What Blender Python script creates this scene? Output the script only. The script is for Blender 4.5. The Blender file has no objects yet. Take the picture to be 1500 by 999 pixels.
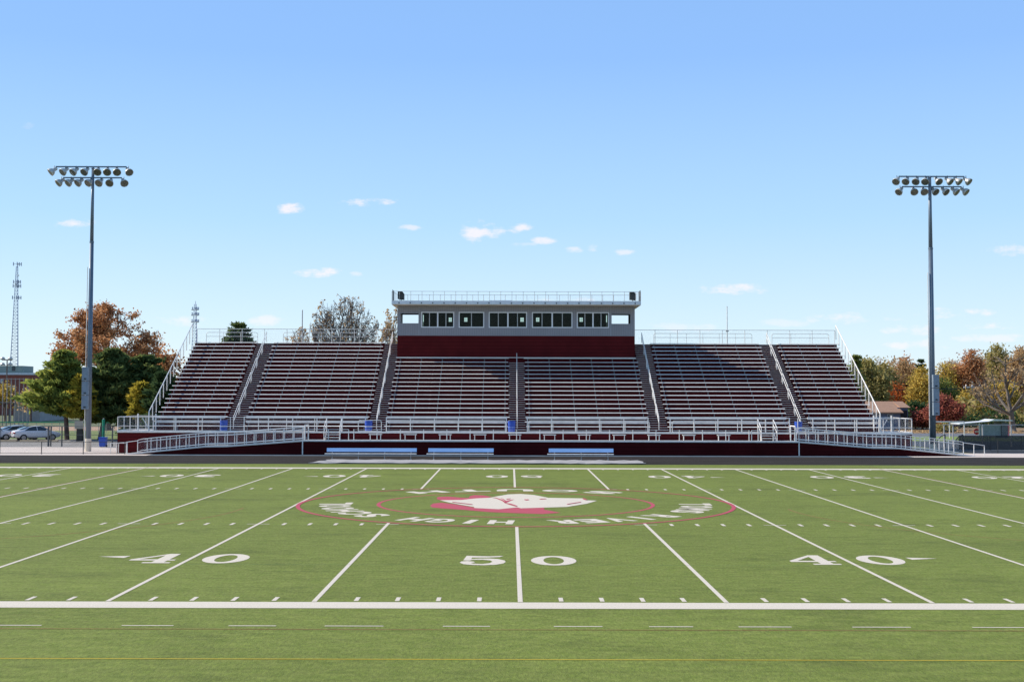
import bpy, bmesh, math, random
import numpy as np
from mathutils import Vector, Matrix
from mathutils.geometry import tessellate_polygon
random.seed(7); RNG = np.random.default_rng(7)
SC = bpy.context.scene; COL = SC.collection
pi = math.pi; R = math.radians

# ---------------------------------------------------------------- camera model (metres; X along the sideline, Y away from the camera)
F_PX, PITCH, YAW, ROLL, CAM_H, CAM_D, CAM_X = 1794.97, .04392, .00107, .00245, 4.583, 27.363, -.227
def _ray(x, y):
    a = (x-750)/F_PX; b = (y-499.5)/F_PX
    c, s = math.cos(ROLL), math.sin(ROLL); u = c*a+s*b; w = -s*a+c*b
    c, s = math.cos(PITCH), math.sin(PITCH); yy = c+s*w; zz = s-c*w
    c, s = math.cos(YAW), math.sin(YAW)
    return c*u+s*yy, -s*u+c*yy, zz
def at(x, y, Y):
    a, b, c = _ray(x, y); t = (Y+CAM_D)/b
    return a*t+CAM_X, c*t+CAM_H
def gnd(x, y, z=0.):
    a, b, c = _ray(x, y); t = (z-CAM_H)/c
    return a*t+CAM_X, b*t-CAM_D

# ---------------------------------------------------------------- materials
MATS = {}
def N(nt, typ, **kw):
    n = nt.nodes.new(typ)
    for k, v in kw.items():
        if k.startswith('i_'):
            key = k[2:]; key = int(key) if key.isdigit() else key
            n.inputs[key].default_value = v
        else: setattr(n, k, v)
    return n
def mat(name, col=(.5, .5, .5), rough=.6, metal=0., var=.12, scale=3., bump=0., bscale=20., spec=.5, stretch=(1, 1, 1)):
    if name in MATS: return MATS[name]
    m = bpy.data.materials.new(name); m.use_nodes = True; nt = m.node_tree; nt.nodes.clear()
    out = N(nt, 'ShaderNodeOutputMaterial'); p = N(nt, 'ShaderNodeBsdfPrincipled')
    p.inputs['Roughness'].default_value = rough; p.inputs['Metallic'].default_value = metal
    p.inputs['Specular IOR Level'].default_value = spec
    nt.links.new(p.outputs[0], out.inputs[0])
    tc = N(nt, 'ShaderNodeTexCoord'); mp = N(nt, 'ShaderNodeMapping'); mp.inputs['Scale'].default_value = stretch
    nt.links.new(tc.outputs['Object'], mp.inputs[0])
    no = N(nt, 'ShaderNodeTexNoise'); no.inputs['Scale'].default_value = scale; no.inputs['Detail'].default_value = 5
    nt.links.new(mp.outputs[0], no.inputs['Vector'])
    mr = N(nt, 'ShaderNodeMapRange'); mr.inputs[1].default_value = .3; mr.inputs[2].default_value = .7
    mr.inputs[3].default_value = 1-var; mr.inputs[4].default_value = 1+var
    nt.links.new(no.outputs[0], mr.inputs[0])
    mx = N(nt, 'ShaderNodeVectorMath', operation='SCALE'); mx.inputs[0].default_value = col[:3]
    nt.links.new(mr.outputs[0], mx.inputs['Scale'])
    nt.links.new(mx.outputs[0], p.inputs['Base Color'])
    if bump:
        n2 = N(nt, 'ShaderNodeTexNoise'); n2.inputs['Scale'].default_value = bscale; n2.inputs['Detail'].default_value = 3
        nt.links.new(mp.outputs[0], n2.inputs['Vector'])
        b = N(nt, 'ShaderNodeBump'); b.inputs['Strength'].default_value = bump; b.inputs['Distance'].default_value = .02
        nt.links.new(n2.outputs[0], b.inputs['Height']); nt.links.new(b.outputs[0], p.inputs['Normal'])
    MATS[name] = m; return m
def _spec(m, v):
    [n for n in m.node_tree.nodes if n.type == 'BSDF_PRINCIPLED'][0].inputs['Specular IOR Level'].default_value = v
def ribbed(name, col, axis, period, depth=.25, rough=.6, var=.08, noise=.8):
    """siding: grooves repeated along an object axis"""
    m = mat(name, col, rough, var=var, scale=noise)
    nt = m.node_tree; p = [n for n in nt.nodes if n.type == 'BSDF_PRINCIPLED'][0]
    tc = [n for n in nt.nodes if n.type == 'TEX_COORD'][0]
    sx = N(nt, 'ShaderNodeSeparateXYZ'); nt.links.new(tc.outputs['Object'], sx.inputs[0])
    d = N(nt, 'ShaderNodeMath', operation='DIVIDE'); d.inputs[1].default_value = period; nt.links.new(sx.outputs[axis], d.inputs[0])
    fr = N(nt, 'ShaderNodeMath', operation='FRACT'); nt.links.new(d.outputs[0], fr.inputs[0])
    lt = N(nt, 'ShaderNodeMath', operation='LESS_THAN'); lt.inputs[1].default_value = .14; nt.links.new(fr.outputs[0], lt.inputs[0])
    src = p.inputs['Base Color'].links[0].from_socket
    mx = N(nt, 'ShaderNodeMix', data_type='RGBA'); nt.links.new(lt.outputs[0], mx.inputs[0]); nt.links.new(src, mx.inputs[6])
    mx.inputs[7].default_value = (*[c*(1-depth) for c in col], 1)
    nt.links.new(mx.outputs[2], p.inputs['Base Color'])
    bp = N(nt, 'ShaderNodeBump'); bp.inputs['Strength'].default_value = .6; bp.inputs['Distance'].default_value = .03
    nt.links.new(fr.outputs[0], bp.inputs['Height']); nt.links.new(bp.outputs[0], p.inputs['Normal'])
    return m
def foliage(name, c1, c2, c3, trans=.35):
    m = bpy.data.materials.new(name); m.use_nodes = True; nt = m.node_tree; nt.nodes.clear()
    out = N(nt, 'ShaderNodeOutputMaterial')
    at_ = N(nt, 'ShaderNodeAttribute'); at_.attribute_name = 'leafrand'
    cr = N(nt, 'ShaderNodeValToRGB'); e = cr.color_ramp.elements
    e[0].position = 0; e[0].color = (*c1, 1); e[1].position = 1; e[1].color = (*c3, 1)
    k = e.new(.5); k.color = (*c2, 1)
    nt.links.new(at_.outputs['Fac'], cr.inputs[0])
    d = N(nt, 'ShaderNodeBsdfDiffuse'); t = N(nt, 'ShaderNodeBsdfTranslucent'); mx = N(nt, 'ShaderNodeMixShader'); mx.inputs[0].default_value = trans
    nt.links.new(cr.outputs[0], d.inputs[0]); nt.links.new(cr.outputs[0], t.inputs[0])
    nt.links.new(d.outputs[0], mx.inputs[1]); nt.links.new(t.outputs[0], mx.inputs[2]); nt.links.new(mx.outputs[0], out.inputs[0])
    MATS[name] = m; return m
def mesh_screen(name, col, cell=.055, wire=.3, solid=None):
    """woven wire: see-through between diagonal wires"""
    m = bpy.data.materials.new(name); m.use_nodes = True; nt = m.node_tree; nt.nodes.clear()
    out = N(nt, 'ShaderNodeOutputMaterial'); tc = N(nt, 'ShaderNodeTexCoord'); sx = N(nt, 'ShaderNodeSeparateXYZ')
    nt.links.new(tc.outputs['Object'], sx.inputs[0])
    xy = N(nt, 'ShaderNodeMath', operation='ADD'); nt.links.new(sx.outputs[0], xy.inputs[0]); nt.links.new(sx.outputs[1], xy.inputs[1])
    res = []
    for op in ('ADD', 'SUBTRACT'):
        a = N(nt, 'ShaderNodeMath', operation=op); nt.links.new(xy.outputs[0], a.inputs[0]); nt.links.new(sx.outputs[2], a.inputs[1])
        d = N(nt, 'ShaderNodeMath', operation='DIVIDE'); d.inputs[1].default_value = cell; nt.links.new(a.outputs[0], d.inputs[0])
        f = N(nt, 'ShaderNodeMath', operation='FRACT'); nt.links.new(d.outputs[0], f.inputs[0])
        l = N(nt, 'ShaderNodeMath', operation='LESS_THAN'); l.inputs[1].default_value = wire; nt.links.new(f.outputs[0], l.inputs[0]); res.append(l)
    mxm = N(nt, 'ShaderNodeMath', operation='MAXIMUM'); nt.links.new(res[0].outputs[0], mxm.inputs[0]); nt.links.new(res[1].outputs[0], mxm.inputs[1])
    p = N(nt, 'ShaderNodeBsdfPrincipled'); p.inputs['Base Color'].default_value = (*col, 1); p.inputs['Roughness'].default_value = .6
    t = N(nt, 'ShaderNodeBsdfTransparent'); mx = N(nt, 'ShaderNodeMixShader')
    nt.links.new(mxm.outputs[0], mx.inputs[0]); nt.links.new(t.outputs[0], mx.inputs[1]); nt.links.new(p.outputs[0], mx.inputs[2]); nt.links.new(mx.outputs[0], out.inputs[0])
    MATS[name] = m; return m

ALU = mat('aluminium', (.86, .81, .76), .45, .12, .06, 1.2)
ALU2 = mat('weathered_aluminium', (.74, .69, .65), .5, .12, .12, 2)
GALV = mat('galvanised_steel', (.46, .44, .42), .5, .3, .1, 5)
BRK = mat('bracket_steel', (.20, .20, .21), .6, .2, .1, 5)
GALVW = mat('light_galvanised_pipe', (.74, .71, .67), .5, .15, .08, 4)
POLE = mat('light_pole_steel', (.13, .17, .22), .45, .2, .06, 2)
MAROON = mat('maroon_deck_paint', (.075, .009, .011), .8, 0, .18, 1.5, spec=.2, stretch=(.3, 1, 1))
MAROONW = ribbed('maroon_panel', (.085, .0085, .010), 2, .305, .35, .8, .18, .6); MAROOND = ribbed('darker_maroon_panel', (.05, .006, .007), 2, .305, .35, .85, .25, .5)  # second panel is a darker, more mottled maroon for front and ramp walls
GREYS = ribbed('grey_siding', (.255, .245, .265), 0, .2, .25, .55, .05, .7)
WHITE = mat('white_frame', (.72, .72, .74), .4, 0, .04)
CONC = mat('concrete', (.58, .48, .41), .85, 0, .08, .35)
BLACK = mat('black_steel', (.02, .02, .022), .5, 0, .1)
DARK = mat('dark_plastic', (.03, .032, .03), .6, 0, .2)
BLUEP = mat('blue_plastic', (.015, .07, .42), .4, 0, .12, 2)
CHAIN = mesh_screen('chain_link_silver', (.55, .55, .56), .07, .03)
CHAINB = mesh_screen('chain_link_black', (.02, .02, .02), .07, .04)
WIND = mesh_screen('dark_windscreen', (.018, .022, .026), .02, .72)

_spec(MAROONW, .08); _spec(MAROOND, .05)
# ---------------------------------------------------------------- object helpers
def wloc(o):
    v = Vector((0, 0, 0))
    while o is not None: v += o.location; o = o.parent
    return v
def tag(o, label=None, cat=None, group=None, kind=None):
    for k, v in (('label', label), ('category', cat), ('group', group), ('kind', kind)):
        if v: o[k] = v
    return o
def empty(name, loc, label=None, cat=None, group=None, rz=0.):
    o = bpy.data.objects.new(name, None); o.location = loc; o.rotation_euler = (0, 0, rz); o.empty_display_size = .3
    COL.objects.link(o); return tag(o, label, cat, group)
class MB:
    def __init__(s): s.v = []; s.f = []
    def add(s, vs, fs):
        n = len(s.v); s.v += [tuple(v) for v in vs]; s.f += [tuple(i+n for i in f) for f in fs]; return s
    def box(s, x0, x1, y0, y1, z0, z1):
        return s.add([(x0, y0, z0), (x1, y0, z0), (x1, y1, z0), (x0, y1, z0), (x0, y0, z1), (x1, y0, z1), (x1, y1, z1), (x0, y1, z1)],
                     [(0, 3, 2, 1), (4, 5, 6, 7), (0, 1, 5, 4), (1, 2, 6, 5), (2, 3, 7, 6), (3, 0, 4, 7)])
    def tube(s, p, q, r, r2=None, n=6, cap=True):
        p = Vector(p); q = Vector(q); d = q-p
        if d.length < 1e-6: return s
        r2 = r if r2 is None else r2
        d.normalize(); a = d.cross(Vector((0, 0, 1)) if abs(d.z) < .9 else Vector((1, 0, 0))).normalized(); b = d.cross(a)
        vs = []
        for c, rr in ((p, r), (q, r2)):
            for i in range(n):
                t = 2*pi*i/n; vs.append(c+a*math.cos(t)*rr+b*math.sin(t)*rr)
        fs = [(i, (i+1) % n, n+(i+1) % n, n+i) for i in range(n)]
        if cap: fs += [tuple(range(n-1, -1, -1)), tuple(range(n, 2*n))]
        return s.add(vs, fs)
    def path(s, pts, r, n=6):
        for a, b in zip(pts[:-1], pts[1:]): s.tube(a, b, r, n=n)
        return s
    def prism(s, poly, axis, a, b):
        """poly in the two other axes, extruded from a to b along axis (0 x, 1 y, 2 z)"""
        def mk(p, t):
            return (t, p[0], p[1]) if axis == 0 else (p[0], t, p[1]) if axis == 1 else (p[0], p[1], t)
        n = len(poly); vs = [mk(p, a) for p in poly]+[mk(p, b) for p in poly]
        tri = tessellate_polygon([[Vector((p[0], p[1], 0)) for p in poly]])
        fs = [(i, (i+1) % n, n+(i+1) % n, n+i) for i in range(n)]
        fs += [tuple(t) for t in tri]+[tuple(n+i for i in reversed(t)) for t in tri]
        return s.add(vs, fs)
    def lathe(s, prof, cx, cy, z0=0, n=16):
        vs = []
        for r, z in prof:
            for i in range(n): t = 2*pi*i/n; vs.append((cx+r*math.cos(t), cy+r*math.sin(t), z0+z))
        fs = []
        for k in range(len(prof)-1):
            for i in range(n): fs.append((k*n+i, k*n+(i+1) % n, (k+1)*n+(i+1) % n, (k+1)*n+i))
        return s.add(vs, fs)
    def flat(s, loops, z):
        """flat polygon (first loop outer, others holes) at height z"""
        lv = [[Vector((p[0], p[1], 0)) for p in l] for l in loops]
        tri = tessellate_polygon(lv); pts = [p for l in loops for p in l]
        fs = []
        for t in tri:
            a, b, c = [pts[i] for i in t]
            if (b[0]-a[0])*(c[1]-a[1])-(b[1]-a[1])*(c[0]-a[0]) < 0: t = (t[0], t[2], t[1])
            fs.append(tuple(t))
        return s.add([(p[0], p[1], z) for p in pts], fs)
    def rect(s, x0, x1, y0, y1, z): return s.add([(x0, y0, z), (x1, y0, z), (x1, y1, z), (x0, y1, z)], [(0, 1, 2, 3)])
    def build(s, name, m, parent=None, smooth=False, bevel=0., **tags):
        w = wloc(parent) if parent else Vector((0, 0, 0))
        me = bpy.data.meshes.new(name)
        me.from_pydata([(v[0]-w.x, v[1]-w.y, v[2]-w.z) for v in s.v], [], s.f)
        bm = bmesh.new(); bm.from_mesh(me); bmesh.ops.recalc_face_normals(bm, faces=bm.faces) if not tags.pop('keep', False) else None
        bm.to_mesh(me); bm.free()
        if smooth:
            me.polygons.foreach_set('use_smooth', [True]*len(me.polygons))
        for mm in (m if isinstance(m, (list, tuple)) else [m]): me.materials.append(mm)
        o = bpy.data.objects.new(name, me); COL.objects.link(o)
        if parent: o.parent = parent
        if bevel:
            b = o.modifiers.new('bevel', 'BEVEL'); b.width = bevel; b.segments = 2; b.limit_method = 'ANGLE'
        return tag(o, tags.get('label'), tags.get('cat'), tags.get('group'), tags.get('kind'))
def copy_tree(o, parent=None):
    c = o.copy(); COL.objects.link(c); c.parent = parent
    for ch in list(o.children): copy_tree(ch, c)
    return c

# ---------------------------------------------------------------- world: sky with small fair-weather clouds
SUN_EL = R(34.); SUN_DIR = Vector((9.6, -2.15, -6.64)).normalized()       # direction the light travels
to_sun = -SUN_DIR; SUN_AZ = math.atan2(to_sun.x, to_sun.y)
w = bpy.data.worlds.new('World'); SC.world = w; w.use_nodes = True; nt = w.node_tree; nt.nodes.clear()
wo = N(nt, 'ShaderNodeOutputWorld'); bg = N(nt, 'ShaderNodeBackground'); bg.inputs[1].default_value = SKY_STR if 'SKY_STR' in globals() else .12
sky = N(nt, 'ShaderNodeTexSky', sky_type='NISHITA'); sky.sun_disc = False; sky.sun_elevation = SUN_EL; sky.sun_rotation = SUN_AZ
sky.altitude = 10; sky.air_density = 1.; sky.dust_density = .2; sky.ozone_density = 4.
tc = N(nt, 'ShaderNodeTexCoord'); sx = N(nt, 'ShaderNodeSeparateXYZ'); nt.links.new(tc.outputs['Generated'], sx.inputs[0])
def M(op, a, b=None, c=None):
    n = N(nt, 'ShaderNodeMath', operation=op)
    for i, v in enumerate((a, b, c)):
        if v is None: continue
        if isinstance(v, (int, float)): n.inputs[i].default_value = v
        else: nt.links.new(v, n.inputs[i])
    return n.outputs[0]
ysafe = M('MAXIMUM', sx.outputs[1], .05)
U = M('DIVIDE', sx.outputs[0], ysafe); V = M('DIVIDE', sx.outputs[2], ysafe)
cmb = N(nt, 'ShaderNodeCombineXYZ'); nt.links.new(U, cmb.inputs[0]); nt.links.new(M('MULTIPLY', V, 2.2), cmb.inputs[1])
nz = N(nt, 'ShaderNodeTexNoise'); nz.inputs['Scale'].default_value = 42; nz.inputs['Detail'].default_value = 6; nz.inputs['Roughness'].default_value = .62
nt.links.new(cmb.outputs[0], nz.inputs['Vector'])
nv = M('MULTIPLY', M('SUBTRACT', nz.outputs[0], .5), 5.2)
clouds = [  # centre x, y and half sizes in photograph pixels, strength
    (107, 327, 34, 8, .9), (424, 307, 22, 9, 1.), (545, 297, 38, 7, 1.), (604, 334, 20, 5, .65), (457, 399, 36, 8, 1.), (522, 402, 10, 5, .5),
    (706, 341, 32, 15, .95), (765, 335, 18, 8, .9), (797, 352, 20, 6, .85), (765, 358, 22, 4, .4), (840, 367, 16, 5, .65), (867, 364, 9, 7, .8), (915, 369, 14, 5, .65),
    (1076, 423, 46, 9, .8), (1480, 368, 42, 9, .6), (1240, 468, 64, 8, .6), (1388, 457, 50, 9, .85), (1450, 477, 38, 7, .9), (1330, 482, 48, 8, .6),
    (1335, 506, 52, 8, .7), (1460, 496, 56, 7, .5), (266, 471, 36, 9, .6), (388, 470, 34, 8, .6), (700, 447, 60, 7, .3), (820, 443, 56, 8, .45), (1150, 473, 40, 6, .35), (42, 184, 14, 6, .2), (1010, 480, 60, 7, .35)]
acc = None
for cx, cy, hw, hh, st in clouds:
    a, b, c = _ray(cx, cy); u0, v0 = a/b, c/b
    du = M('MULTIPLY', M('SUBTRACT', U, u0), F_PX/hw/1.15); dv = M('MULTIPLY', M('SUBTRACT', V, v0), F_PX/hh/1.1)
    r2 = M('ADD', M('MULTIPLY', du, du), M('MULTIPLY', dv, dv))
    val = M('ADD', M('SUBTRACT', .8, r2), nv)
    n = N(nt, 'ShaderNodeMapRange', interpolation_type='SMOOTHSTEP'); nt.links.new(val, n.inputs[0]); n.inputs[1].default_value = -.1; n.inputs[2].default_value = 1.3
    n.inputs[3].default_value = 0; n.inputs[4].default_value = st*.95
    acc = n.outputs[0] if acc is None else M('MAXIMUM', acc, n.outputs[0])
acc = M('MULTIPLY', acc, M('GREATER_THAN', sx.outputs[1], .06))
hz = N(nt, 'ShaderNodeValToRGB'); el_ = hz.color_ramp.elements                 # clear autumn air: deep blue overhead, milky near the horizon
stops = [(0, (5.5, 6.4, 6.95)), (.05, (4.75, 6.05, 7.0)), (.14, (3.2, 5.05, 7.0)), (.27, (2.05, 3.75, 6.9)), (.8, (1.0, 2.2, 4.4))]
el_[0].position = 0; el_[0].color = (*[c/8 for c in stops[0][1]], 1); el_[1].position = stops[-1][0]; el_[1].color = (*[c/8 for c in stops[-1][1]], 1)
for p_, c_ in stops[1:-1]: k_ = el_.new(p_); k_.color = (*[c/8 for c in c_], 1)
elev = N(nt, 'ShaderNodeMath', operation='ARCTANGENT'); rad_ = M('SQRT', M('ADD', M('MULTIPLY', sx.outputs[0], sx.outputs[0]), M('MULTIPLY', sx.outputs[1], sx.outputs[1])))
nt.links.new(M('DIVIDE', sx.outputs[2], M('MAXIMUM', rad_, .02)), elev.inputs[0]); nt.links.new(elev.outputs[0], hz.inputs[0])
hs = N(nt, 'ShaderNodeVectorMath', operation='SCALE'); nt.links.new(hz.outputs[0], hs.inputs[0]); hs.inputs['Scale'].default_value = 8
tint = N(nt, 'ShaderNodeMix', data_type='RGBA'); tint.inputs[0].default_value = .86; nt.links.new(sky.outputs[0], tint.inputs[6]); nt.links.new(hs.outputs[0], tint.inputs[7])
mx = N(nt, 'ShaderNodeMix', data_type='RGBA'); nt.links.new(M('MULTIPLY', acc, .8), mx.inputs[0]); nt.links.new(tint.outputs[2], mx.inputs[6]); mx.inputs[7].default_value = (7.1, 6.45, 6.8, 1)
nt.links.new(mx.outputs[2], bg.inputs[0]); nt.links.new(bg.outputs[0], wo.inputs[0])
CLOUD_MIX = mx
sl = bpy.data.lights.new('sun', 'SUN'); sl.energy = 4.8; sl.angle = R(.53); sl.color = (1, .92, .80)
so = bpy.data.objects.new('sun', sl); so.rotation_euler = SUN_DIR.to_track_quat('-Z', 'Y').to_euler(); COL.objects.link(so)

# camera
cam = bpy.data.cameras.new('camera'); cam.sensor_width = 36; cam.lens = 36*F_PX/1500; cam.clip_end = 6000; cam.clip_start = .5
co = bpy.data.objects.new('camera', cam); COL.objects.link(co); SC.camera = co
fw = Vector(_ray(750, 499.5)); rt = Vector(_ray(1750, 499.5))-fw; up = fw-Vector(_ray(750, 1499.5))
rt.normalize(); fw.normalize(); up = rt.cross(fw)
mw = Matrix((rt, up, -fw)).transposed().to_4x4(); mw.translation = (CAM_X, -CAM_D, CAM_H); co.matrix_world = mw
vs = SC.view_settings; vs.view_transform = 'Standard'; vs.look = 'None'; vs.gamma = 1; vs.use_curve_mapping = False; vs.exposure = .35
SC.cycles.max_bounces = 6; SC.cycles.transparent_max_bounces = 12; SC.cycles.use_denoising = True
SC.render.resolution_x = 1024; SC.render.resolution_y = 681
# ================================================================ ground sheets
g = MB().rect(-1500, 1500, -400, 2500, -.024).build('ground', mat('rough_grass', (.115, .125, .045), .95, 0, .35, .25, .3, 6), kind='structure')
G = mat('far_grass', (.14, .17, .045), .95, 0, .25, .3)
# synthetic turf: fibres, wear and mowing-like drag marks
def turf_material():
    m = bpy.data.materials.new('synthetic_turf'); m.use_nodes = True; nt = m.node_tree; nt.nodes.clear()
    out = N(nt, 'ShaderNodeOutputMaterial'); p = N(nt, 'ShaderNodeBsdfPrincipled'); p.inputs['Roughness'].default_value = .8; p.inputs['Specular IOR Level'].default_value = .15
    nt.links.new(p.outputs[0], out.inputs[0]); tc = N(nt, 'ShaderNodeTexCoord')
    def noise(scale, sc, det=4, rough=.6):
        mp = N(nt, 'ShaderNodeMapping'); mp.inputs['Scale'].default_value = sc; nt.links.new(tc.outputs['Object'], mp.inputs[0])
        n = N(nt, 'ShaderNodeTexNoise'); n.inputs['Scale'].default_value = scale; n.inputs['Detail'].default_value = det; n.inputs['Roughness'].default_value = rough
        nt.links.new(mp.outputs[0], n.inputs['Vector']); return n.outputs[0]
    def rng(s, a, b, c, d):
        n = N(nt, 'ShaderNodeMapRange'); nt.links.new(s, n.inputs[0])
        for i, v in zip((1, 2, 3, 4), (a, b, c, d)): n.inputs[i].default_value = v
        return n.outputs[0]
    fine = rng(noise(16, (1, .35, 1), 5, .8), .32, .68, .66, 1.34)
    mid = rng(noise(2.2, (.5, 1.6, 1), 5, .65), .3, .7, .86, 1.12)
    big = rng(noise(.16, (.5, 1, 1), 3), .3, .7, .91, 1.09)
    drag = rng(noise(.9, (.12, 2.2, 1), 4, .7), .52, .74, 1., .82)
    wear = rng(noise(.33, (.6, 1.3, 1), 5, .7), .52, .70, 1., .70)
    v = fine
    for o in (mid, big, drag, wear):
        mm = N(nt, 'ShaderNodeMath', operation='MULTIPLY'); nt.links.new(v, mm.inputs[0]); nt.links.new(o, mm.inputs[1]); v = mm.outputs[0]
    hue = N(nt, 'ShaderNodeMix', data_type='RGBA'); nt.links.new(rng(noise(3.1, (1, 1, 1), 4), .35, .65, 0, 1), hue.inputs[0])
    hue.inputs[6].default_value = (.146, .182, .029, 1); hue.inputs[7].default_value = (.184, .210, .043, 1)
    sc = N(nt, 'ShaderNodeVectorMath', operation='SCALE'); nt.links.new(hue.outputs[2], sc.inputs[0]); nt.links.new(v, sc.inputs['Scale'])
    nt.links.new(sc.outputs[0], p.inputs['Base Color'])
    b = N(nt, 'ShaderNodeBump'); b.inputs['Strength'].default_value = .5; b.inputs['Distance'].default_value = .03
    nt.links.new(noise(34, (1, .5, 1), 3, .8), b.inputs['Height']); nt.links.new(b.outputs[0], p.inputs['Normal'])
    return m
TURF = turf_material()
turf = MB().rect(-110, 110, -60, 54.0, -.002).build('turf_field', TURF, kind='structure')
def paint(name, col, wornto=(.2, .24, .09), wear=.35):
    m = bpy.data.materials.new(name); m.use_nodes = True; nt = m.node_tree; nt.nodes.clear()
    out = N(nt, 'ShaderNodeOutputMaterial'); p = N(nt, 'ShaderNodeBsdfPrincipled'); p.inputs['Roughness'].default_value = .85; p.inputs['Specular IOR Level'].default_value = .15
    nt.links.new(p.outputs[0], out.inputs[0]); tc = N(nt, 'ShaderNodeTexCoord')
    n = N(nt, 'ShaderNodeTexNoise'); n.inputs['Scale'].default_value = 26; n.inputs['Detail'].default_value = 6; n.inputs['Roughness'].default_value = .8
    nt.links.new(tc.outputs['Object'], n.inputs['Vector'])
    r = N(nt, 'ShaderNodeMapRange'); nt.links.new(n.outputs[0], r.inputs[0])
    for i, v in zip((1, 2, 3, 4), (.42, .64, min(1, wear*1.0), 0)): r.inputs[i].default_value = v
    mx = N(nt, 'ShaderNodeMix', data_type='RGBA'); nt.links.new(r.outputs[0], mx.inputs[0]); mx.inputs[6].default_value = (*col, 1); mx.inputs[7].default_value = (*wornto, 1)
    nt.links.new(mx.outputs[2], p.inputs['Base Color']); return m
PW = paint('field_white', (.74, .63, .54)); PR = paint('field_red', (.48, .05, .11), wear=.25); PY = paint('field_yellow', (.62, .42, .03), wear=.3)
PO = paint('field_rust', (.33, .09, .045), wear=.6); PG = paint('field_dark_green', (.06, .16, .07), wear=.5)
YD = .9144; Z1 = .004; HN, HF = 16.26, 32.51; W = 48.77
CY, RO = 24.62, 9.0      # centre circle
MB().rect(-60, 60, -.82, -.03, Z1).build('near_sideline', PW, turf)
MB().rect(-60, 60, W, W+1.15, Z1).build('far_sideline', PW, turf)
for k in range(-11, 12):
    x = k*5*YD; hw = .055
    if abs(x) < RO:
        dy = math.sqrt((RO+.1)**2-x*x)
        MB().rect(x-hw, x+hw, .02, CY-dy, Z1).rect(x-hw, x+hw, CY+dy, W-.02, Z1).build('yard_line', PW, turf)
    else: MB().rect(x-hw, x+hw, .02, W-.02, Z1).build('yard_line', PW, turf)
tk = MB()
for i in range(-55, 56):
    if i % 5 == 0:
        continue
    x = i*YD
    for y0, y1 in ((.12, .62), (W-.62, W-.12)): tk.rect(x-.05, x+.05, y0, y1, Z1)
    for y0 in (HN-.3, HF-.3):
        if math.hypot(x, y0+.3-CY) > RO+.25: tk.rect(x-.06, x+.06, y0, y0+.62, Z1)
for k in range(-11, 12):
    x = k*5*YD
    for y in (HN, HF):
        if math.hypot(abs(x)-.0, y-CY) > RO-.9 and abs(x) > 1:
            tk.rect(x-.4, x-.06, y-.04, y+.04, Z1).rect(x+.06, x+.4, y-.04, y+.04, Z1)
tk.build('hash_marks', PW, turf)
ds = MB()
for a, b in ((-90, 60), (178, 254), (335, 405), (476, 562), (649, 718), (811, 882), (950, 1014), (1080, 1157), (1245, 1330), (1419, 1530)):
    (xa, _), (xb, _) = gnd(a, 916), gnd(b, 916); ds.rect(xa, xb, -2.86, -2.80, Z1)
ds.build('dashed_restraint_line', PW, turf)
MB().rect(-60, 60, -3.20, -3.165, Z1).build('rust_line', PO, turf)
MB().rect(-60, 60, -5.90, -5.86, Z1).build('yellow_line', PY, turf)
MB().rect(-9, 10.5, 5.94, 5.96, Z1).build('dark_green_line', PG, turf)
for sgn in (-1, 1):
    x = sgn*25*YD*1.0+sgn*.10
    MB().rect(x-.03 if sgn > 0 else x-.03, x+.03, 8, 54-2, Z1+.003).build('rust_line', PO, turf)
ar = MB()
for sgn in (-1, 1):
    pr = None
    for i in range(30):
        t = R(-62+i*2.2); p = (sgn*(27.5-16.5*math.cos(t)), 22+14*math.sin(t))
        if pr:
            d = Vector((p[0]-pr[0], p[1]-pr[1])).normalized()*.03; n_ = (-d.y, d.x)
            q = [(pr[0]-n_[0], pr[1]-n_[1], Z1-.002), (p[0]-n_[0], p[1]-n_[1], Z1-.002), (p[0]+n_[0], p[1]+n_[1], Z1-.002), (pr[0]+n_[0], pr[1]+n_[1], Z1-.002)]
            ar.add(q, [(0, 1, 2, 3)])
        pr = p
ar.build('faint_arc', PO, turf)
def ring(r0, r1, n=120, z=Z1): return MB().add([(r*math.cos(2*pi*i/n), CY+r*math.sin(2*pi*i/n), z) for r in (r0, r1) for i in range(n)], [(i, (i+1) % n, n+(i+1) % n, n+i) for i in range(n)])
ring(RO-.02, RO+.15, z=Z1+.004).build('outer_circle', PR, turf); ring(5.68, 5.84).build('inner_circle', PR, turf)
# centre emblem, outlines in field coordinates
def tr(pts, x0, y0, s): return [gnd(x0+a/s, y0+b/s) for a, b in pts]
E0 = (590, 710, 4.41)
MB().flat([tr([(240, 100), (380, 98), (470, 88), (560, 84), (610, 74), (680, 62), (760, 59), (850, 66), (940, 84), (1050, 86), (1170, 88), (1190, 100), (1255, 103), (1190, 122), (1060, 143), (765, 152), (740, 146), (620, 158), (462, 150), (460, 143), (380, 130), (300, 115)], *E0)], Z1+.003).build('emblem_white', PW, turf)
rd = MB().flat([tr([(218, 84), (232, 77), (300, 76), (380, 83), (425, 84), (435, 72), (462, 66), (520, 68), (575, 77), (520, 92), (380, 100), (250, 100), (222, 93)], *E0)], Z1)
rd.flat([tr([(176, 135), (195, 121), (250, 115), (330, 124), (460, 146), (620, 152), (740, 142), (765, 148), (915, 148), (912, 160), (1020, 180), (900, 189), (700, 182), (560, 176), (400, 162), (250, 152), (190, 146)], *E0)], Z1)
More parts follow.
